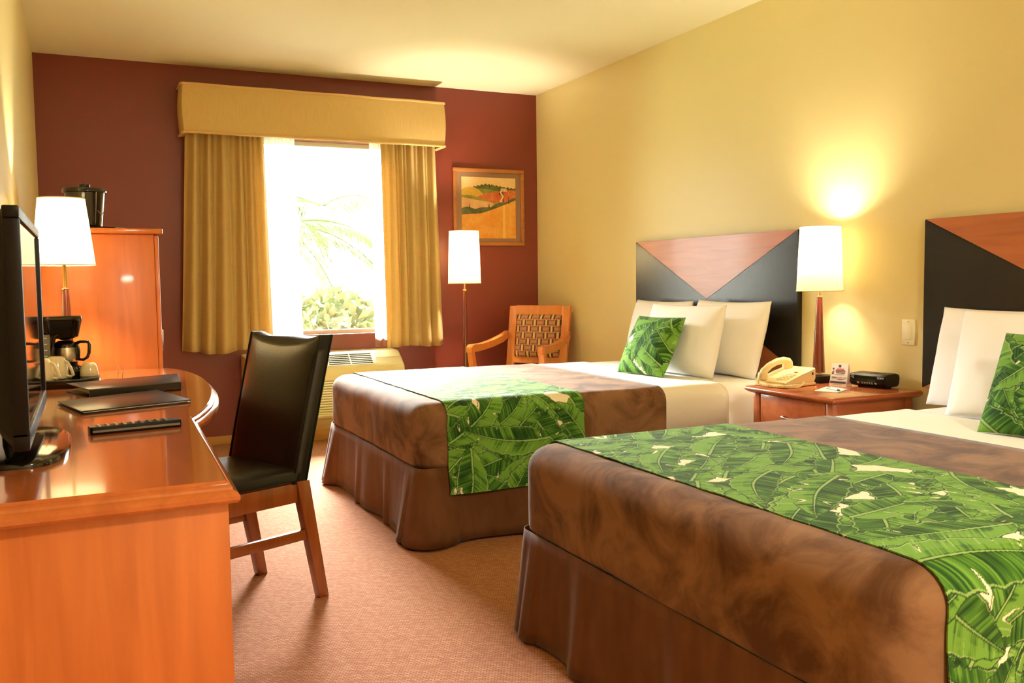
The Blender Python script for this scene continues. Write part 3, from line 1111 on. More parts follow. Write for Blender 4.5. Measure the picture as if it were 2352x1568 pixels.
# ------------------------------------------------------------------ things on the desk
# remote control
t = thing('remote_control', 'long black remote control lying near the desk front edge', 'remote', (.106, 2.55, DZ), R(-90 + 9.5))
bm = new_bm()
lp = []
for s, z in ((.9, .0), (1, .004), (1, .014), (.96, .0185), (.86, .020)):
    lp.append([(x, y, z) for x, y in rrect(-.0235 * s, .0235 * s, -.113 * (.97 + .03 * s), .113 * (.97 + .03 * s), .008, 4)])
loops(bm, lp)
obj('remote_body', bm, M_BLACK, t)
bm = new_bm(); box(bm, .0225, .0243, -.108, .108, .006, .012, .0005, 1)
box(bm, -.0243, -.0225, -.108, .108, .006, .012, .0005, 1)
obj('side_strip', bm, M_GREY, t)
k = 0
for r_ in range(9):
    for c in range(3):
        bm = new_bm()
        lathe(bm, [(.0042, .0195), (.0042, .0222), (.003, .0232)], -.012 + .012 * c, -.09 + r_ * .0205, n=12)
        obj('button', bm, mat('pale_button', (.55, .42, .25), .4) if r_ < 5 else M_GREY, t)

# folders
t = thing('leather_folder', 'flat black leatherette folder in front of the thicker binder on the desk', 'folder', (.104, 3.165, DZ))
pts = [(-.197, .052), (-.127, -.238), (.190, -.118), (.112, .232)]
for nm, z0, z1, ins in (('cover', .0, .004, 0), ('pages', .0042, .008, .006), ('cover', .0082, .0125, 0)):
    bm = new_bm()
    lp = [[(x, y, z) for x, y in inset(pts, ins + e)] for e, z in ((.002, z0), (0, z0 + .001), (0, z1 - .001), (.002, z1))]
    loops(bm, lp)
    obj(nm, bm, M_PAPER if nm == 'pages' else M_FOLDER, t)
t = thing('ring_binder', 'thick black binder lying on the desk in front of the cups', 'binder', (.13, 3.54, DZ))
pts = [(-.205, .062), (-.130, -.190), (.170, -.095), (.19, .225)]
for nm, z0, z1, ins in (('cover', .0, .004, 0), ('pages', .0042, .027, .034), ('cover', .0272, .0315, 0)):
    bm = new_bm()
    lp = [[(x, y, z) for x, y in inset(pts, ins + e)] for e, z in ((.002, z0), (0, z0 + .001), (0, z1 - .001), (.002, z1))]
    loops(bm, lp)
    obj(nm, bm, M_PAPER if nm == 'pages' else M_FOLDER, t)
bm = new_bm()
e0, e1 = Vector(pts[1]), Vector(pts[2])
dv = (e1 - e0).normalized()
lp = []
for p in (e0, e1):
    n_ = Vector((dv.y, -dv.x))
    lp.append([(p.x + n_.x * q, p.y + n_.y * q, z) for q, z in ((0, .001), (.004, .004), (.004, .028), (0, .031), (-.004, .031), (-.004, .001))])
loops(bm, lp)
obj('spine', bm, M_FOLDER, t)

# black serving tray; the coffee maker and the cups stand on it
bm = new_bm()
lp = [[(x, y, z) for x, y in rrect(-.132 + i_, .150 - i_, -.165 + i_, .172 - i_, .085 - i_, 8)] for i_, z in ((.016, 0), (.008, .003), (0, .020), (.001, .030), (.005, .033), (.010, .0315), (.016, .030))]
loops(bm, lp)
o = obj('cup_tray', bm, M_BLACKG); o.location = (-.108, 3.875, DZ)
tag(o, 'black tray under the coffee maker and cups on the desk', 'tray')
TZ = DZ + .0305
# coffee maker
cmx, cmy = -.098, 3.962
t = thing('coffee_maker', 'black drip coffee maker on the desk in front of the lamp', 'coffee maker', (cmx, cmy, TZ), R(20))
bm = new_bm()
lp = [[(x, y, z) for x, y in rrect(-.110 * s_, .085 * s_, -.082 * s_, .082 * s_, .05 * s_, 6)] for s_, z in ((1.0, 0), (1.0, .010), (.96, .018), (.76, .034), (.72, .037))]
loops(bm, lp)
obj('base', bm, M_BLACKG, t)
bm = new_bm()
lathe(bm, [(.044, .0375), (.044, .041), (.0, .041)], .02, 0, 32)
obj('warming_plate', bm, M_BLACK, t)
bm = new_bm()
lp = []
for z, x1 in ((.030, -.048), (.10, -.042), (.155, -.030), (.165, -.01)):
    lp.append([(x, y, z) for x, y in rrect(-.108, x1, -.070, .070, .02, 4)])
loops(bm, lp)
obj('reservoir', bm, M_BLACKG, t)
bm = new_bm(); box(bm, -.098, -.060, -.0725, -.0695, .045, .165, .001)
gauge = obj('water_gauge', bm, M_GREY, t)
for k in range(5):
    bm = new_bm(); box(bm, -.083, -.071, -.0735, -.072, .058 + k * .023, .061 + k * .023)
    obj('gauge_mark', bm, M_INKW, gauge, smooth=False)
bm = new_bm()
lp = []
for z, s_ in ((.146, .70), (.152, .80), (.214, .97), (.228, 1.0), (.234, .97)):
    lp.append([(x, y, z) for x, y in rrect(-.112 * min(1, s_ + .05), .078 * s_, -.078 * s_, .078 * s_, .055 * s_, 6)])
loops(bm, lp)
obj('brew_basket', bm, M_BLACKG, t)
bm = new_bm(); lathe(bm, [(.018, .139), (.026, .147)], .02, 0, 24)
obj('spout', bm, M_BLACK, t)
# carafe stands on the warming plate
ct = Matrix.Rotation(R(20), 3, 'Z') @ Vector((.02, 0, 0))
t = thing('coffee_carafe', 'steel coffee carafe with black handle on the coffee maker', 'carafe', (cmx + ct.x, cmy + ct.y, TZ + .0412), R(-28))
bm = new_bm(); lathe(bm, [(.030, 0), (.041, .002), (.044, .008), (.045, .011)], n=36)
obj('foot_band', bm, M_BLACK, t)
bm = new_bm(); lathe(bm, [(.0445, .0112), (.0475, .024), (.0465, .05), (.0445, .068)], n=36)
obj('body', bm, M_STEEL, t)
bm = new_bm(); lathe(bm, [(.0455, .0682), (.0455, .078), (.040, .086), (.026, .094), (.0, .0955)], n=36)
obj('lid', bm, M_BLACKG, t)
bm = new_bm()
tube(bm, [(.040, 0, .082), (.062, 0, .089), (.092, 0, .089), (.098, 0, .078), (.095, 0, .045), (.088, 0, .028), (.072, 0, .018), (.047, 0, .020)], [.006, .006, .0065, .007, .0065, .006, .0055, .005], 10)
tube(bm, [(.0475, 0, .08), (.052, 0, .05), (.048, 0, .015)], .008, 8)
obj('handle', bm, M_BLACKG, t)


def cup(x, y, rz, label, k=1.0, kh=1.0):
    t = thing('coffee_cup', label, 'cup', (x, y, TZ), rz, 'upturned cups on the black tray')
    bm = new_bm()
    lathe(bm, [(.041 * k, 0), (.0425 * k, .002), (.041 * k, .03 * kh), (.036 * k, .062 * kh), (.029 * k, .079 * kh), (.023 * k, .083 * kh), (.021 * k, .082 * kh), (0, .081 * kh)], n=36)
    obj('bowl', bm, M_CUP, t)
    bm = new_bm()
    tube(bm, [(.033 * k, 0, .068 * kh), (.045 * k, 0, .060 * kh), (.058 * k, 0, .036 * kh), (.066 * k, 0, .012), (.056 * k, 0, .006), (.041 * k, 0, .010)], [.005, .006, .006, .006, .005, .005], 10)
    obj('handle', bm, M_CUP, t)
    return t


cup(-.158, 3.762, R(-24), 'cream cup upside down on the black tray nearest the television')
cup(-.110, 3.832, R(-30), 'cream cup upside down between the nearer cup and the coffee maker')
cup(.002, 3.868, R(100), 'low white cup upside down at the right end of the black tray', .80, .62)

# wire holder
bm = new_bm()
for dy in (-.03, .03):
    tube(bm, [(-.03, dy, 0.0015), (.03, dy, .0015), (.034, dy, .03), (.034, dy, .055)], .0014, 6)
tube(bm, [(.034, -.03, .03), (.034, .03, .03)], .0014, 6)
tube(bm, [(-.03, -.03, .0015), (-.03, .03, .0015)], .0014, 6)
o = obj('wire_holder', bm, M_CHROME); o.location = (.085, 3.97, DZ); o.rotation_euler = (0, 0, R(15))
tag(o, 'small bent wire packet holder right of the coffee maker', 'holder')

# ------------------------------------------------------------------ desk chair
t = thing('desk_chair', 'black leather side chair with wooden legs pulled up to the desk', 'chair', (.392, 3.248, 0), R(-67))
HW = .196
for sx in (-1, 1):
    bm = new_bm()
    taper_bar(bm, (sx * HW, .285, 0), (sx * HW, .205, .44), (.016, .020), (.021, .026), bevel=.003)
    obj('leg', bm, M_CHAIRW, t)
    bm = new_bm()
    taper_bar(bm, (sx * HW, -.20, 0), (sx * HW, -.195, .43), (.016, .017), (.021, .022), bevel=.003)
    obj('leg', bm, M_CHAIRW, t)
    bm = new_bm(); box(bm, sx * HW - .012, sx * HW + .012, -.18, .185, .365, .435, .003)
    obj('seat_rail', bm, M_CHAIRW, t)
    bm = new_bm(); box(bm, sx * HW - .010, sx * HW + .010, -.18, .235, .225, .262, .003)
    obj('stretcher', bm, M_CHAIRW, t)
bm = new_bm(); box(bm, -HW + .02, HW - .02, -.205, -.182, .365, .435, .003)
obj('seat_rail', bm, M_CHAIRW, t)
bm = new_bm()
lp = []
for i, z in ((.010, .436), (0, .445), (0, .468), (.012, .482), (.05, .490), (.12, .493)):
    lp.append([(x, y, z) for x, y in rrect(-.218 + i, .218 - i, -.228 + i, .20 - i * .5, .03 - min(i, .02), 5)])
loops(bm, lp)
obj('seat', bm, M_LEATHER, t)


def back_pt(u, v, front):
    """upholstered back; u -1..1 across, v 0..1 up"""
    z = .432 + v * .485
    y = .198 + .105 * v + .02 * v * v
    top = .030 * (u * u) * v ** 3
    th = .030
    x = u * (.212 + .006 * v)
    crown = .020 * (1 - u ** 6) * (1 - (2 * v - 1) ** 8)
    if front:
        yy = y - th - crown * .8 - .012 * (1 - u * u)
    else:
        yy = y + th * .6 + crown * .3
    return (x, yy, z + top)


bm = new_bm()
n_, m_ = 24, 24
lp = []
for j in range(m_ + 1):
    v = j / m_
    ring = [back_pt(-1 + 2 * i / n_, v, True) for i in range(n_ + 1)] + [back_pt(1 - 2 * i / n_, v, False) for i in range(n_ + 1)]
    lp.append(ring)
loops(bm, lp, True, True)
bk = obj('backrest', bm, M_LEATHER, t, angle=70)
for sx in (-1, 1):
    bm = new_bm()
    for fr2 in (0, 1):
        path = []
        for k in range(25):
            p = Vector(back_pt(sx * 1.0, k / 24, bool(fr2)))
            path.append(p + Vector((sx * .001, -.002 if fr2 else .002, 0)))
        tube(bm, path, .0035, 6)
    obj('piping', bm, M_LEATHER, bk)

# ------------------------------------------------------------------ armchair in the corner
t = thing('armchair', 'wooden armchair with patterned upholstery in the corner beyond the beds', 'armchair', (2.885, 5.955, 0), R(-53))
AW = .289
for sx in (-1, 1):
    bm = new_bm()
    pts = [(sx * AW, -.175, 0), (sx * AW, -.182, .30), (sx * AW, -.192, .46), (sx * AW, -.225, .60), (sx * AW, -.235, .655)]
    for p0, p1, w0, w1 in ((pts[0], pts[1], .016, .020), (pts[1], pts[2], .020, .024), (pts[2], pts[3], .024, .022), (pts[3], pts[4], .022, .024)):
        taper_bar(bm, p0, p1, (.020, w0), (.020, w1))
    bmesh.ops.remove_doubles(bm, verts=bm.verts, dist=.0005)
    obj('leg', bm, M_ARMW, t)
    bm = new_bm()
    prof = [(-.262, .612), (-.262, .650), (-.245, .668), (-.21, .670), (-.08, .668), (.08, .682), (.20, .715), (.272, .745),
            (.272, .690), (.20, .662), (.08, .632), (-.08, .618), (-.19, .620), (-.21, .612)]
    lp = [[(sx * (AW - .030 * max(0, min(1, (y - .02) / .22)) ** 2) + dx, y, z) for y, z in prof] for dx in (-.024, .024)]
    loops(bm, lp)
    bmesh.ops.bevel(bm, geom=[e for e in bm.edges if (e.verts[0].co - e.verts[1].co).length < .3 and len({round(v.co.x - sx * (AW - .030 * max(0, min(1, (v.co.y - .02) / .22)) ** 2), 4) for v in e.verts}) == 1], offset=.006, segments=2, affect='EDGES')
    obj('armrest', bm, M_ARMW, t)
    bm = new_bm()
    taper_bar(bm, (sx * (AW - .067), .34, 0), (sx * (AW - .067), .255, .42), (.02, .02), (.024, .022), bevel=.003)
    taper_bar(bm, (sx * (AW - .067), .255, .42), (sx * (AW - .064), .345, .935), (.032, .016), (.032, .014), bevel=.003)
    obj('leg', bm, M_ARMW, t)
    bm = new_bm(); box(bm, sx * AW - .014, sx * AW + .014, -.17, .27, .34, .41, .003)
    obj('seat_rail', bm, M_ARMW, t)


def lean(z):
    return .255 + (z - .42) * (.09 / .515)


for z0, z1 in ((.865, .938), (.50, .56)):
    bm = new_bm()
    bx_ = [(-.205, lean(z0) - .013, z0), (.205, lean(z0) - .013, z0), (.205, lean(z0) + .013, z0), (-.205, lean(z0) + .013, z0)]
    tx_ = [(-.205, lean(z1) - .013, z1), (.205, lean(z1) - .013, z1), (.205, lean(z1) + .013, z1), (-.205, lean(z1) + .013, z1)]
    loops(bm, [bx_, tx_])
    obj('back_rail', bm, M_ARMW, t, smooth=False)
nu, nv = 150, 110
u, v = np.meshgrid(np.linspace(-1, 1, nu), np.linspace(0, 1, nv), indexing='ij')
z = .545 + v * .325
bul = .036 * (np.clip(1 - u ** 8, 0, 1) ** .5) * (np.clip(1 - (2 * v - 1) ** 8, 0, 1) ** .5)
P = np.stack([u * .187, (.255 + (z - .42) * .175) - .010 - bul, z], -1)
fast_grid('back_cushion', P, geo_print(u * .187 + 1, v * .325), M_GEO, t, rim=np.tile([0, .016, 0], (nu, nv, 1)))
u, v = np.meshgrid(np.linspace(-1, 1, nu), np.linspace(-1, 1, nv), indexing='ij')
bul = .085 * (np.clip(1 - u ** 4, 0, 1) ** .5) * (np.clip(1 - v ** 4, 0, 1) ** .5)
P = np.stack([u * .262, .02 + v * .232, .405 + bul], -1)
fast_grid('seat_cushion', P, geo_print(u * .262 + 1, v * .232 + 1), M_GEO, t, rim=np.tile([0, 0, -.03], (nu, nv, 1)))

# ------------------------------------------------------------------ headboards
def headboard(y0, y1, label):
    z0, z1 = .637, 1.376
    yc, zc = (y0 + y1) / 2, (z0 + z1) / 2
    t = thing('headboard', label, 'headboard', (XR, yc, z0), 0, 'wall-mounted headboards')
    hw, hh = (y1 - y0) / 2, (z1 - z0)
    bm = new_bm(); box(bm, -.026, -.001, -hw, hw, 0, hh, .001, 1)
    obj('backing_board', bm, M_HBK, t, smooth=False)
    cn = [(-hw, 0), (hw, 0), (hw, hh), (-hw, hh)]
    c = (0, hh / 2)
    g = .0012
    for k, (nm, mm) in enumerate((('lower_panel', M_HBW), ('near_panel', M_HBK), ('upper_panel', M_HBW), ('far_panel', M_HBK))):
        order = [3, 0, 1, 2]
        tri = [cn[k], cn[(k + 1) % 4], c]
        nm = ('cherry_panel' if mm is M_HBW else 'black_panel')
        gc = (sum(p[0] for p in tri) / 3, sum(p[1] for p in tri) / 3)
        lp = []
        for x, s in ((-.0265, 1.0), (-.031, 1.0)):
            lp.append([(x, p[0] + (gc[0] - p[0]) * .006, p[1] + (gc[1] - p[1]) * .006) for p in tri])
        bm = new_bm(); loops(bm, lp)
        # triangle 0 is the lower, 1 the +y side, 2 the upper, 3 the -y side
        obj(nm, bm, M_HBW if k in (0, 2) else M_HBK, t, smooth=False).name = 'cherry_panel' if k in (0, 2) else 'black_panel'
    return t


headboard(3.576, 5.09, 'cherry and black triangle headboard behind the bed by the window')
headboard(1.29, 2.803, 'cherry and black triangle headboard cropped by the right of the photo')


# ------------------------------------------------------------------ beds
BX0, BX1, BZ0, BZ1 = 1.25, 3.315, .33, .60


def wrap_shell(name, x0, x1, y0, y1, off, z_lo, material, rfoot, n_top=18, wob=0.0, seed=0.0, thick=.004, tuck=True):
    """cloth wrapped over the mattress: foot (x0) end rounded, x1 end open"""
    X0, Y0, Y1 = x0 - off, y0 - off, y1 + off
    zt = BZ1 + off
    rt_ = .075
    prof = []
    if tuck:
        prof += [(.05, z_lo + .004), (.018, z_lo), (.004, z_lo + .014)]
    for z in np.linspace(z_lo + (.03 if tuck else 0), zt - rt_, 7):
        prof.append((0, float(z)))
    for k in range(1, 9):
        a = PI / 2 * k / 8
        prof.append((rt_ * (1 - math.cos(a)), zt - rt_ + rt_ * math.sin(a)))
    prof.append((rt_ + .06, zt))
    bm = new_bm()
    rings = []
    rv = .10
    for ins, z in prof:
        pts = []
        # from x1,y1 side along +y edge to foot, around, back along -y edge to x1
        r_ = max(rv - ins * .6, .02)
        ya, yb, xa = Y0 + ins, Y1 - ins, (X0 + ins if rfoot else X0)
        n = 26
        if rfoot:
            for i in range(n):
                pts.append((x1 + (xa + r_ - x1) * i / n, yb))
            for i in range(9):
                a = PI / 2 + PI / 2 * i / 8
                pts.append((xa + r_ + r_ * math.cos(a), yb - r_ + r_ * math.sin(a)))
            for i in range(1, n):
                pts.append((xa, yb - r_ + (ya + r_ - yb + r_) * i / n))
            for i in range(9):
                a = PI + PI / 2 * i / 8
                pts.append((xa + r_ + r_ * math.cos(a), ya + r_ + r_ * math.sin(a)))
            for i in range(1, n + 1):
                pts.append((xa + r_ + (x1 - xa - r_) * i / n, ya))
        q = []
        for (x, y) in pts:
            w_ = wob * (mnoise.noise((x * 4 + seed, y * 4, z * 5)) + .5 * mnoise.noise((x * 11, y * 11 + seed, z * 7)))
            q.append((x + w_ * .7, y + w_, z + w_ * .5))
        rings.append(q)
    R_ = [[bm.verts.new(p) for p in l] for l in rings]
    nn = len(R_[0])
    for a, b in zip(R_, R_[1:]):
        for i in range(nn - 1):
            bm.faces.new((a[i], a[i + 1], b[i + 1], b[i]))
    # top: bridge the left half of the last ring to its mirrored right half
    last = R_[-1]
    h = nn // 2
    for i in range(h):
        a, b = last[i], last[i + 1]
        c, d = last[nn - 2 - i], last[nn - 1 - i]
        vs = []
        for v in (a, b, c, d):
            if v not in vs:
                vs.append(v)
        if len(vs) >= 3:
            bm.faces.new(vs)
    o = obj(name, bm, material, angle=60)
    md = o.modifiers.new('thickness', 'SOLIDIFY')
    md.thickness = thick
    md.offset = -1
    return o


def strap(name, xa, xb, y0, y1, off, z_near, z_far, material, seed, step, label, cat, printed, x_skew=0.0, wob=.0015, flare=0.02, rt_=.075, thick=.003):
    """band of cloth across the bed, hanging down both long sides"""
    Y0, Y1, zt = y0 - off, y1 + off, BZ1 + off
    pts = [(Y0 - flare, z_near), (Y0, zt - rt_ - .08), (Y0, zt - rt_)]
    for k in range(1, 9):
        a = PI / 2 * k / 8
        pts.append((Y0 + rt_ * (1 - math.cos(a)), zt - rt_ + rt_ * math.sin(a)))
    for k in range(1, 9):
        pts.append((Y0 + rt_ + (Y1 - Y0 - 2 * rt_) * k / 9, zt))
    for k in range(0, 9):
        a = PI / 2 * k / 8
        pts.append((Y1 - rt_ + rt_ * math.sin(a), zt - rt_ + rt_ * math.cos(a)))
    pts += [(Y1, zt - rt_ - .08), (Y1 + flare, z_far)]
    pts = np.array(pts)
    seg = np.r_[0, np.cumsum(np.hypot(*np.diff(pts, axis=0).T))]
    nv = int(seg[-1] / step)
    nu = int((xb - xa) / step)
    s = np.linspace(0, seg[-1], nv)
    yy, zz = np.interp(s, seg, pts[:, 0]), np.interp(s, seg, pts[:, 1])
    # outward normal
    ny, nz = np.gradient(zz), -np.gradient(yy)
    ln = np.hypot(ny, nz); ny, nz = -ny / ln, -nz / ln
    u = np.linspace(xa, xb, nu)
    Ug, Sg = np.meshgrid(u, s, indexing='ij')
    wv = wob * (vn2(Ug * 9, Sg * 7, seed) + .5 * vn2(Ug * 23, Sg * 19, seed + 1))
    hang = np.maximum(0, 1 - np.minimum(s, s[-1] - s) / .35)[None, :]
    wv = wv + hang * .006 * np.sin(Ug * 17 + seed)
    P = np.stack([Ug + x_skew * (Sg / s[-1] - .5) + .0015 * np.sin(Sg * 40), yy[None, :] + ny[None, :] * wv, zz[None, :] + nz[None, :] * wv], -1)
    rgb = leaf_print(Ug - xa, Sg, int(seed * 10) + 7)
    rim = np.stack([np.zeros_like(Ug), np.broadcast_to(-ny[None, :] * thick, Ug.shape), np.broadcast_to(-nz[None, :] * thick, Ug.shape)], -1)
    o = fast_grid(name, P, rgb, material, rim=rim)
    tag(o, label, cat)
    return o


def bed(y0, y1, which, label, seed):
    yc = (y0 + y1) / 2
    t = thing('bed', label, 'bed', ((BX0 + BX1) / 2, yc, 0), 0, 'queen beds')
    ox, oy = -(BX0 + BX1) / 2, -yc
    # box spring
    bm = new_bm(); box(bm, BX0 + .03 + ox, BX1 + ox, y0 + .03 + oy, y1 - .03 + oy, .06, .325, .02)
    obj('box_spring', bm, M_WHITE, t)
    # mattress
    bm = new_bm()
    lp = []
    for ins, z in ((.05, BZ0), (.015, BZ0 + .008), (.003, BZ0 + .03), (0, BZ0 + .05), (0, .45), (0, .525)) + tuple((.075 * (1 - math.cos(PI / 2 * k / 8)), .525 + .075 * math.sin(PI / 2 * k / 8)) for k in range(1, 9)):
        lp.append([(x + ox, y + oy, z) for x, y in rrect(BX0 + ins, BX1 - ins, y0 + ins, y1 - ins, max(.10 - ins * .6, .03), 6)])
    loops(bm, lp)
    obj('mattress', bm, M_WHITE, t)
    # pleated skirt
    bm = new_bm()
    rnd = random.Random(seed)
    n = 420
    base = rrect(BX0, BX1, y0, y1, .04, 8, per=100)
    nn = len(base)
    per = [0]
    for i in range(nn):
        a, b = base[i], base[(i + 1) % nn]
        per.append(per[-1] + math.hypot(a[0] - b[0], a[1] - b[1]))
    lp = []
    for j in range(9):
        s = j / 8
        z = .338 - s * (.338 - .012)
        ring = []
        for i in range(nn):
            p0, p1, p2 = base[i - 1], base[i], base[(i + 1) % nn]
            tx, ty = p2[0] - p0[0], p2[1] - p0[1]
            l_ = math.hypot(tx, ty)
            nx, ny = ty / l_, -tx / l_
            q = per[i]
            fold = .012 * s * math.sin(q * 9 + seed) + .007 * s * math.sin(q * 17 + 2 * seed)
            # corner pleats flare at the foot corners
            dc = min(math.hypot(p1[0] - BX0, p1[1] - y0), math.hypot(p1[0] - BX0, p1[1] - y1))
            fl = .035 * s * math.exp(-(dc / .22) ** 2) + .018 * s * (1 if int(dc / .07) == 1 and dc < .2 else 0)
            pleat = max(0, 1 - abs((q + seed) % .46 - .23) / .055)
            o_ = .008 + .012 * s + fold + fl + .022 * s * pleat ** .7
            if p1[0] > BX1 - .05:
                o_ = 0
            ring.append((p1[0] + nx * o_ + ox, p1[1] + ny * o_ + oy, z))
        lp.append(ring)
    loops(bm, lp, False, False)
    sk = obj('bed_skirt', bm, M_SKIRT, t, angle=60)
    md = sk.modifiers.new('thickness', 'SOLIDIFY'); md.thickness = .003; md.offset = 1
    return t


B1 = (3.572, 5.07)
B2 = (1.085, 2.575)
bed(*B1, 1, 'bed nearer the window with its foot towards the desk chair', 1.7)
bed(*B2, 2, 'bed nearest the camera, cropped by the right of the photo', 4.2)
for (y0, y1), w1, w2, sd in ((B1, 'bed by the window', 'near the window', .3), (B2, 'nearest bed', 'nearest the camera', 5.1)):

    cs = wrap_shell('coverlet', BX0, 2.50, y0, y1, .012, BZ0 - .002, M_SUEDE, True, wob=.006, seed=sd)
    tag(cs, 'brown suede coverlet tucked around the foot of the ' + w1, 'bedspread', 'brown coverlets on the beds')


def plain_band(name, xa, xb, y0, y1, off, z_lo, material, label, cat, seed):
    Y0, Y1, zt, r_ = y0 - off, y1 + off, BZ1 + off, .075
    pts = [(Y0, z_lo), (Y0, zt - r_)] + [(Y0 + r_ * (1 - math.cos(PI / 2 * k / 8)), zt - r_ + r_ * math.sin(PI / 2 * k / 8)) for k in range(1, 9)]
    pts += [(Y0 + r_ + (Y1 - Y0 - 2 * r_) * k / 12, zt) for k in range(1, 12)]
    pts += [(Y1 - r_ + r_ * math.sin(PI / 2 * k / 8), zt - r_ + r_ * math.cos(PI / 2 * k / 8)) for k in range(9)] + [(Y1, z_lo)]
    bm = new_bm()
    nx = 16
    lp = []
    for i in range(nx + 1):
        x = xa + (xb - xa) * i / nx
        edge = .005 if i == 0 else 0
        lp.append([(x + .01 * math.sin(k * .3 + seed) * (i == nx), y, z + .0025 * mnoise.noise((x * 8, y * 6, seed))) for k, (y, z) in enumerate(pts)])
    loops(bm, lp, False, False, close=False)
    o = obj(name, bm, material, angle=60)
    md = o.modifiers.new('thickness', 'SOLIDIFY'); md.thickness = .004; md.offset = 0
    tag(o, label, cat)
    return o


plain_band('blanket', 2.44, 2.87, *B1, .005, .345, M_BLANKET, 'cream blanket between brown coverlet and pillows on the bed by the window', 'blanket', 1)
plain_band('blanket', 2.44, 2.90, *B2, .005, .345, M_BLANKET, 'cream blanket between brown coverlet and pillows on the nearest bed', 'blanket', 2)
strap('bed_runner', 1.372, 2.045, *B1, .0165, .222, .222, M_PRINT, 1.1, .0026, 'banana-leaf runner across the foot of the bed by the window', 'bed runner', True, flare=.026)
strap('bed_runner', 1.345, 2.030, *B2, .0165, .222, .222, M_PRINT, 2.4, .0021, 'banana-leaf runner across the foot of the nearest bed', 'bed runner', True, flare=.02)


def pillow(name, label, cat, w, h, th, loc, lean_deg, rz, material, seed, printed=False, group=None, n=None):
    """stands on its long edge; local x = width, z = up, thickness along y; leans back by lean_deg"""
    n = n or 44
    u, v = np.meshgrid(np.linspace(-1, 1, n), np.linspace(-1, 1, n), indexing='ij')
    prof = (np.clip(1 - np.abs(u) ** 2.6, 0, 1) * np.clip(1 - np.abs(v) ** 2.6, 0, 1)) ** .55
    wr = (vn2(u * 3 + 5, v * 3 + 5, seed) - .5) * .10 + (vn2(u * 7 + 9, v * 2 + 9, seed + 1) - .5) * .05
    T = th / 2 * prof * (1 + wr)
    X = u * w / 2 * (1 - .03 * (1 - v * v))
    Z = v * h / 2 * (1 - .05 * (1 - u * u)) + h / 2
    ca, sa = math.cos(R(lean_deg)), math.sin(R(lean_deg))

    def place(Y):
        return np.stack([X, Y * ca + Z * sa, Z * ca - Y * sa], -1)
    Fp, Bp = place(-T), place(T)
    idx = np.arange(n * n).reshape(n, n)
    qf = np.stack([idx[:-1, :-1], idx[1:, :-1], idx[1:, 1:], idx[:-1, 1:]], -1).reshape(-1, 4)
    qb = qf[:, ::-1] + n * n
    co = np.concatenate([Fp.reshape(-1, 3), Bp.reshape(-1, 3)])
    co[:, 2] -= co[:, 2].min()
    me = bpy.data.meshes.new(name)
    me.from_pydata(co.tolist(), [], np.concatenate([qf, qb]).tolist())
    if printed:
        rgb = leaf_print((u + 1) * w / 2, (v + 1) * h / 2, seed, sp=.098, size=1.0)
        cl = np.concatenate([rgb.reshape(-1, 3)] * 2)
        at = me.color_attributes.new('print', 'FLOAT_COLOR', 'POINT')
        at.data.foreach_set('color', np.concatenate([cl, np.ones((len(cl), 1))], 1).astype(np.float32).ravel())
    bm = new_bm(); bm.from_mesh(me)
    bmesh.ops.remove_doubles(bm, verts=bm.verts, dist=.0004)
    bm.to_mesh(me); bm.free()
    me.materials.append(material)
    me.shade_smooth()
    o = bpy.data.objects.new(name, me)
    COL.objects.link(o)
    o.location = loc
    o.rotation_euler = (0, 0, rz)
    tag(o, label, cat, group)
    return o


PZ = BZ1 + .001
# facing -x: local -y must point to world -x  ->  rz = -90 deg
gp = 'white pillows on the beds'
pillow('pillow', 'white pillow against the headboard at the window side of the farther bed', 'pillow', .60, .41, .17, (3.13, 4.62, PZ), 14, R(-90), M_WHITE, 3, group=gp)
pillow('pillow', 'white pillow against the headboard at the nightstand side of the farther bed', 'pillow', .62, .42, .17, (3.12, 3.965, PZ), 15, R(-90), M_WHITE, 5, group=gp)
pillow('pillow', 'white pillow leaning in front, behind the leaf cushion on the farther bed', 'pillow', .62, .40, .16, (2.93, 4.095, PZ), 14, R(-86), M_WHITE, 8, group=gp)
pillow('throw_pillow', 'banana-leaf print cushion on the bed by the window', 'cushion', .375, .355, .13, (2.715, 4.12, PZ + .008), 28, R(-82), M_PRINT, 21, True, 'leaf print cushions', n=190)
pillow('pillow', 'white pillow nearest the light switch, against the headboard of the nearest bed', 'pillow', .62, .41, .17, (3.12, 2.295, PZ), 14, R(-90), M_WHITE, 13, group=gp)
pillow('pillow', 'white pillow behind the leaf cushion on the nearest bed', 'pillow', .62, .41, .16, (2.94, 2.05, PZ), 14, R(-88), M_WHITE, 15, group=gp)
pillow('throw_pillow', 'banana-leaf print cushion at the right edge on the nearest bed', 'cushion', .43, .36, .13, (2.69, 1.81, PZ + .008), 26, R(-84), M_PRINT, 23, True, 'leaf print cushions', n=240)

# ------------------------------------------------------------------ nightstand
nx0, nx1, ny0, ny1 = 2.80, 3.335, 2.795, 3.36
t = thing('nightstand', 'cherry nightstand with one drawer between the two beds', 'nightstand', ((nx0 + nx1) / 2, (ny0 + ny1) / 2, 0))
hx, hy = (nx1 - nx0) / 2, (ny1 - ny0) / 2
bm = new_bm()
lp = [[(x, y, z) for x, y in rrect(-hx + i, hx - i * .2, -hy + i, hy - i, .008, 3)] for i, z in ((.022, .592), (.012, .597), (.002, .604), (0, .611), (.003, .618), (.010, NSZ))]
loops(bm, lp)
obj('top', bm, M_NS, t)
for sx in (-1, 1):
    for sy in (-1, 1):
        bm = new_bm(); xx, yy = sx * (hx - .052), sy * (hy - .052)
        box(bm, xx - .02, xx + .02, yy - .02, yy + .02, 0, .5915, .003)
        obj('post', bm, M_NS, t)
bm = new_bm(); box(bm, -hx + .048, hx - .04, -hy + .042, hy - .042, .10, .590)
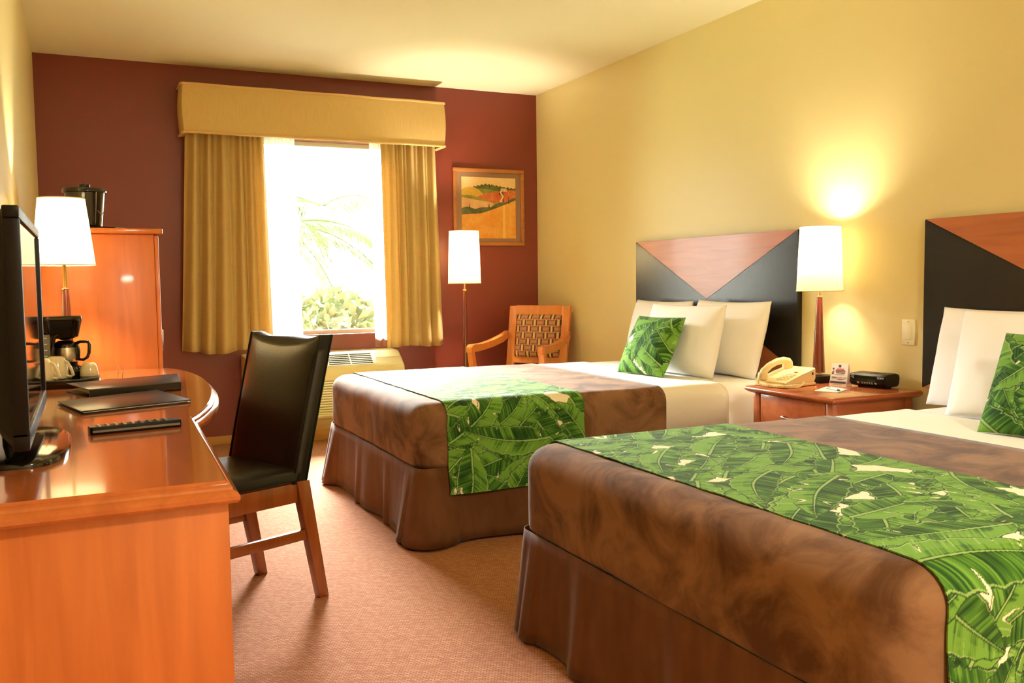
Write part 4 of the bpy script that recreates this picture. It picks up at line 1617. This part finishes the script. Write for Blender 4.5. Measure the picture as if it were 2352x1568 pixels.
obj('carcass', bm, M_NS, t, smooth=False)
bm = new_bm(); box(bm, -hx + .034, -hx + .046, -hy + .08, hy - .08, .425, .5895, .002)
dr = obj('drawer', bm, M_NS, t)
bm = new_bm()
tube(bm, [(-hx + .035, -.045, .505), (-hx + .014, -.04, .502), (-hx + .008, 0, .498), (-hx + .014, .04, .502), (-hx + .035, .045, .505)], [.004, .005, .0055, .005, .004], 10)
obj('handle', bm, M_CHROME, dr)
bm = new_bm(); box(bm, -hx + .036, -hx + .046, -hy + .08, hy - .08, .12, .415, .003)
obj('lower_panel', bm, M_NS, t)

# telephone
t = thing('telephone', 'ivory push-button telephone on the nightstand', 'telephone', (2.968, 3.272, NSZ + .0003), R(8))
bm = new_bm()
lp = [[(x, y, z) for x, y in rrect(-.118 + i, .122 - i, -.097 + i, .088 - i, .025, 5)] for i, z in ((.006, 0), (0, .004), (0, .012), (.006, .017))]
loops(bm, lp)
obj('foot_plate', bm, M_PHONE, t)
bm = new_bm()
lp = []
for y in (-.092, -.086, .076, .082):
    k = .004 if abs(y) in (.092, .082) else 0
    lp.append([(x, y, z) for x, z in ((-.105 + k, .0172), (-.108 + k, .026 - k), (.02, .062 - k), (.05, .068 - k), (.108 - k, .082 - k), (.114 - k, .078 - k), (.114 - k, .035), (.10, .0172))])
loops(bm, lp)
obj('housing', bm, M_PHONE, t, angle=30)
for r_ in range(4):
    for c in range(3):
        bm = new_bm()
        x, y = -.075 + r_ * .021, -.072 + c * .021
        z = .026 + (x + .108) * .28
        box(bm, x - .006, x + .006, y - .007, y + .007, z - .002, z + .005, .001, 1)
        obj('key', bm, M_BEIGE, t)
bm = new_bm(); box(bm, .014, .03, -.06, -.045, .061, .0655, .002)
obj('message_lamp', bm, mat('red_lens', (.5, .08, .04), .3), t)
bm = new_bm(); box(bm, .085, .093, -.0935, -.0915, .05, .062)
obj('jack', bm, M_BLACK, t, smooth=False)
bm = new_bm()
hp = [(-.108, .045), (-.090, .068), (-.05, .092), (0, .108), (.05, .112), (.085, .104)]
tube(bm, [(x, .045, z) for x, z in hp], [.016, .0165, .016, .016, .017, .017], 14)
lathe(bm, [(.024, .030), (.026, .040), (.022, .062)], -.095, .045, 20)
lathe(bm, [(.024, .070), (.026, .082), (.022, .108)], .078, .045, 20)
hs = obj('handset', bm, M_PHONE, t)
bm = new_bm()
cp = []
n_ = 420
ctrl = [Vector((-.118, .045, .04)), Vector((-.138, .03, .012)), Vector((-.128, -.04, .008)), Vector((-.10, -.105, .008)), Vector((-.03, -.112, .008)), Vector((.02, -.098, .020))]
for i in range(n_ + 1):
    s = i / n_ * (len(ctrl) - 1)
    k = min(int(s), len(ctrl) - 2)
    f = s - k
    p0, p1, p2, p3 = ctrl[max(k - 1, 0)], ctrl[k], ctrl[k + 1], ctrl[min(k + 2, len(ctrl) - 1)]
    q = .5 * ((2 * p1) + (-p0 + p2) * f + (2 * p0 - 5 * p1 + 4 * p2 - p3) * f * f + (-p0 + 3 * p1 - 3 * p2 + p3) * f ** 3)
    a = i * .62
    cp.append(q + Vector((math.cos(a) * .004, math.sin(a) * .002, math.sin(a) * .0045)))
tube(bm, cp, .0016, 5)
obj('coiled_cord', bm, M_PHONE, t)

# tent card
t = thing('tent_card', 'white folded tent card with printed text on the nightstand', 'card', (3.165, 3.115, NSZ + .0003), R(-72))
bm = new_bm()
hw_, hh_, dd = .0415, .105, .028
for sg in (-1, 1):
    lp = []
    for o_ in (0, .0012):
        lp.append([(-hw_, sg * (dd + o_), 0), (hw_, sg * (dd + o_), 0), (hw_ * .97, sg * (.001 + o_), hh_), (-hw_ * .97, sg * (.001 + o_), hh_)])
    loops(bm, lp)
obj('card', bm, M_PAPER, t, smooth=False)
nrm = Vector((0, -hh_, dd)).normalized()
up = Vector((0, dd, hh_)).normalized()


def on_card(u, v):
    """u across, v up along the front leaf"""
    return Vector((u, -dd - .0013, 0)) + up * v + nrm * .0013


def card_bar(bm, u0, u1, v0, v1):
    vs = [bm.verts.new(on_card(u, v)) for u, v in ((u0, v0), (u1, v0), (u1, v1), (u0, v1))]
    bm.faces.new(vs)
    bt = [bm.verts.new(v.co - nrm * .0012) for v in vs]
    for i in range(4):
        bm.faces.new((vs[i], vs[(i + 1) % 4], bt[(i + 1) % 4], bt[i]))


def dashes(bm, u0, u1, v, h, seed):
    h *= 1.3
    rnd = random.Random(seed)
    u = u0
    while u < u1 - .002:
        w = rnd.uniform(.003, .009)
        card_bar(bm, u, min(u + w, u1), v, v + h)
        u += w + .0010


bm = new_bm()
dashes(bm, -.013, .022, .080, .0030, 1)
dashes(bm, -.018, .030, .068, .0034, 2)
dashes(bm, -.004, .020, .032, .0020, 3)
card_bar(bm, -.033, -.026, .066, .073)
obj('red_print', bm, M_INKR, t, smooth=False)
bm = new_bm()
card_bar(bm, -.006, .006, .090, .102)
card_bar(bm, -.034, -.026, .078, .086)
card_bar(bm, -.036, -.027, .057, .065)
dashes(bm, -.018, .027, .074, .0032, 4)
dashes(bm, -.015, .026, .0615, .003, 5)
card_bar(bm, -.038, .038, .014, .024)
for k in range(5):
    card_bar(bm, -.004 + k * .0095, -.0015 + k * .0095, .0385, .0445)
dashes(bm, -.034, -.01, .040, .003, 6)
obj('navy_print', bm, M_INKB, t, smooth=False)
bm = new_bm()
dashes(bm, -.020, .025, .055, .0016, 7)
dashes(bm, -.036, .034, .0345, .0012, 8)
dashes(bm, -.022, .020, .008, .0014, 9)
obj('grey_print', bm, M_INKG, t, smooth=False)

# clock radio
t = thing('clock_radio', 'black clock radio with white lettering on the nightstand', 'clock radio', (3.262, 3.005, NSZ), R(-90 + 12))
bm = new_bm()
lp = []
for x in (-.088, -.084, -.06, .06, .084, .088):
    k = .004 if abs(x) == .088 else (.001 if abs(x) == .084 else 0)
    prof = [(-.050, .012), (-.062, .024), (-.060, .056), (-.050, .065), (.030, .067), (.055, .060), (.062, .045), (.058, .018), (.045, .006), (-.035, .006)]
    lp.append([(x, y * (1 - k * 8), .036 + (z - .036) * (1 - k * 8)) for y, z in prof])
loops(bm, lp)
box(bm, -.06, .06, -.035, .04, 0, .01)
cb = obj('case', bm, M_BLACK, t, angle=35)
bm = new_bm(); box(bm, -.045, .045, -.0645, -.058, .030, .053)
obj('display', bm, mat('dark_green_display', (.006, .010, .003), .1), t, smooth=False)
bm = new_bm()
mm = frame((.066, -.0625, .049), (1, 0, 0), (0, .05, 1))
text_bm('SONY', .0125, mm, bm)
for row, z in ((0, .0245), (1, .0195)):
    for k, x in enumerate((-.045, -.025, -.012, .0, .012, .024, .042)):
        w = .0035 if k not in (0, 6) else .005
        yy = -.062 + max(0, (.024 - z)) * .9 - .0006
        box(bm, x - w, x + w, yy - .0004, yy + .0006, z, z + .0018)
for z, x, w in ((.060, -.074, .006), (.054, -.072, .008), (.048, -.074, .006), (.043, -.068, .003)):
    yy = -.0622 + max(0, (z - .056)) * 1.1
    box(bm, x - w, x + w, yy - .0006, yy + .0006, z, z + .0022)
obj('lettering', bm, M_INKW, t, smooth=False)
for k in range(5):
    bm = new_bm(); box(bm, -.01 + k * .016, .0 + k * .016, -.02, -.012, .0655, .0695, .001, 1)
    obj('button', bm, M_GREY, t)

# note pad and pen
o = new_bm()
pp = [(2.925, 3.030), (2.955, 2.925), (3.082, 2.992), (3.088, 3.118)]
pcx_, pcy_ = 3.01, 3.015
lp = [[(x - pcx_, y - pcy_, z) for x, y in pp] for z in (0, .003)]
loops(o, lp)
o = obj('notepad', o, M_PAPER, smooth=False); o.location = (pcx_, pcy_, NSZ + .0003)
tag(o, 'small white notepad at the front of the nightstand', 'notepad')
t = thing('ballpoint_pen', 'white ballpoint pen lying across the notepad', 'pen', (3.005, 3.005, NSZ + .0034), R(-105))
bm = new_bm(); tube(bm, [(-.048, 0, .005), (.045, 0, .005)], .0047, 12)
obj('barrel', bm, M_INKW, t)
bm = new_bm(); tube(bm, [(.0455, 0, .005), (.058, 0, .0049), (.066, 0, .0047)], [.0046, .0035, .0012], 12)
obj('tip', bm, M_INKB, t)
bm = new_bm(); box(bm, -.047, -.015, -.0015, .0015, .0095, .0115, .0005, 1)
obj('clip', bm, M_INKB, t)

# ------------------------------------------------------------------ light switch
t = thing('light_switch', 'cream rocker light switch on the yellow wall above the nightstand', 'switch', (XR, 2.902, .876))
bm = new_bm(); box(bm, -.007, -.0005, -.0365, .0365, -.058, .058, .003)
obj('cover_plate', bm, M_BEIGE, t)
bm = new_bm(); box(bm, -.011, -.006, -.0165, .0165, -.033, .033, .002)
obj('rocker', bm, M_BEIGE, t)
for z in (-.048, .048):
    bm = new_bm(); box(bm, -.0082, -.0068, -.0025, .0025, z - .0025, z + .0025, .0005, 1)
    obj('screw', bm, M_GREY, t)
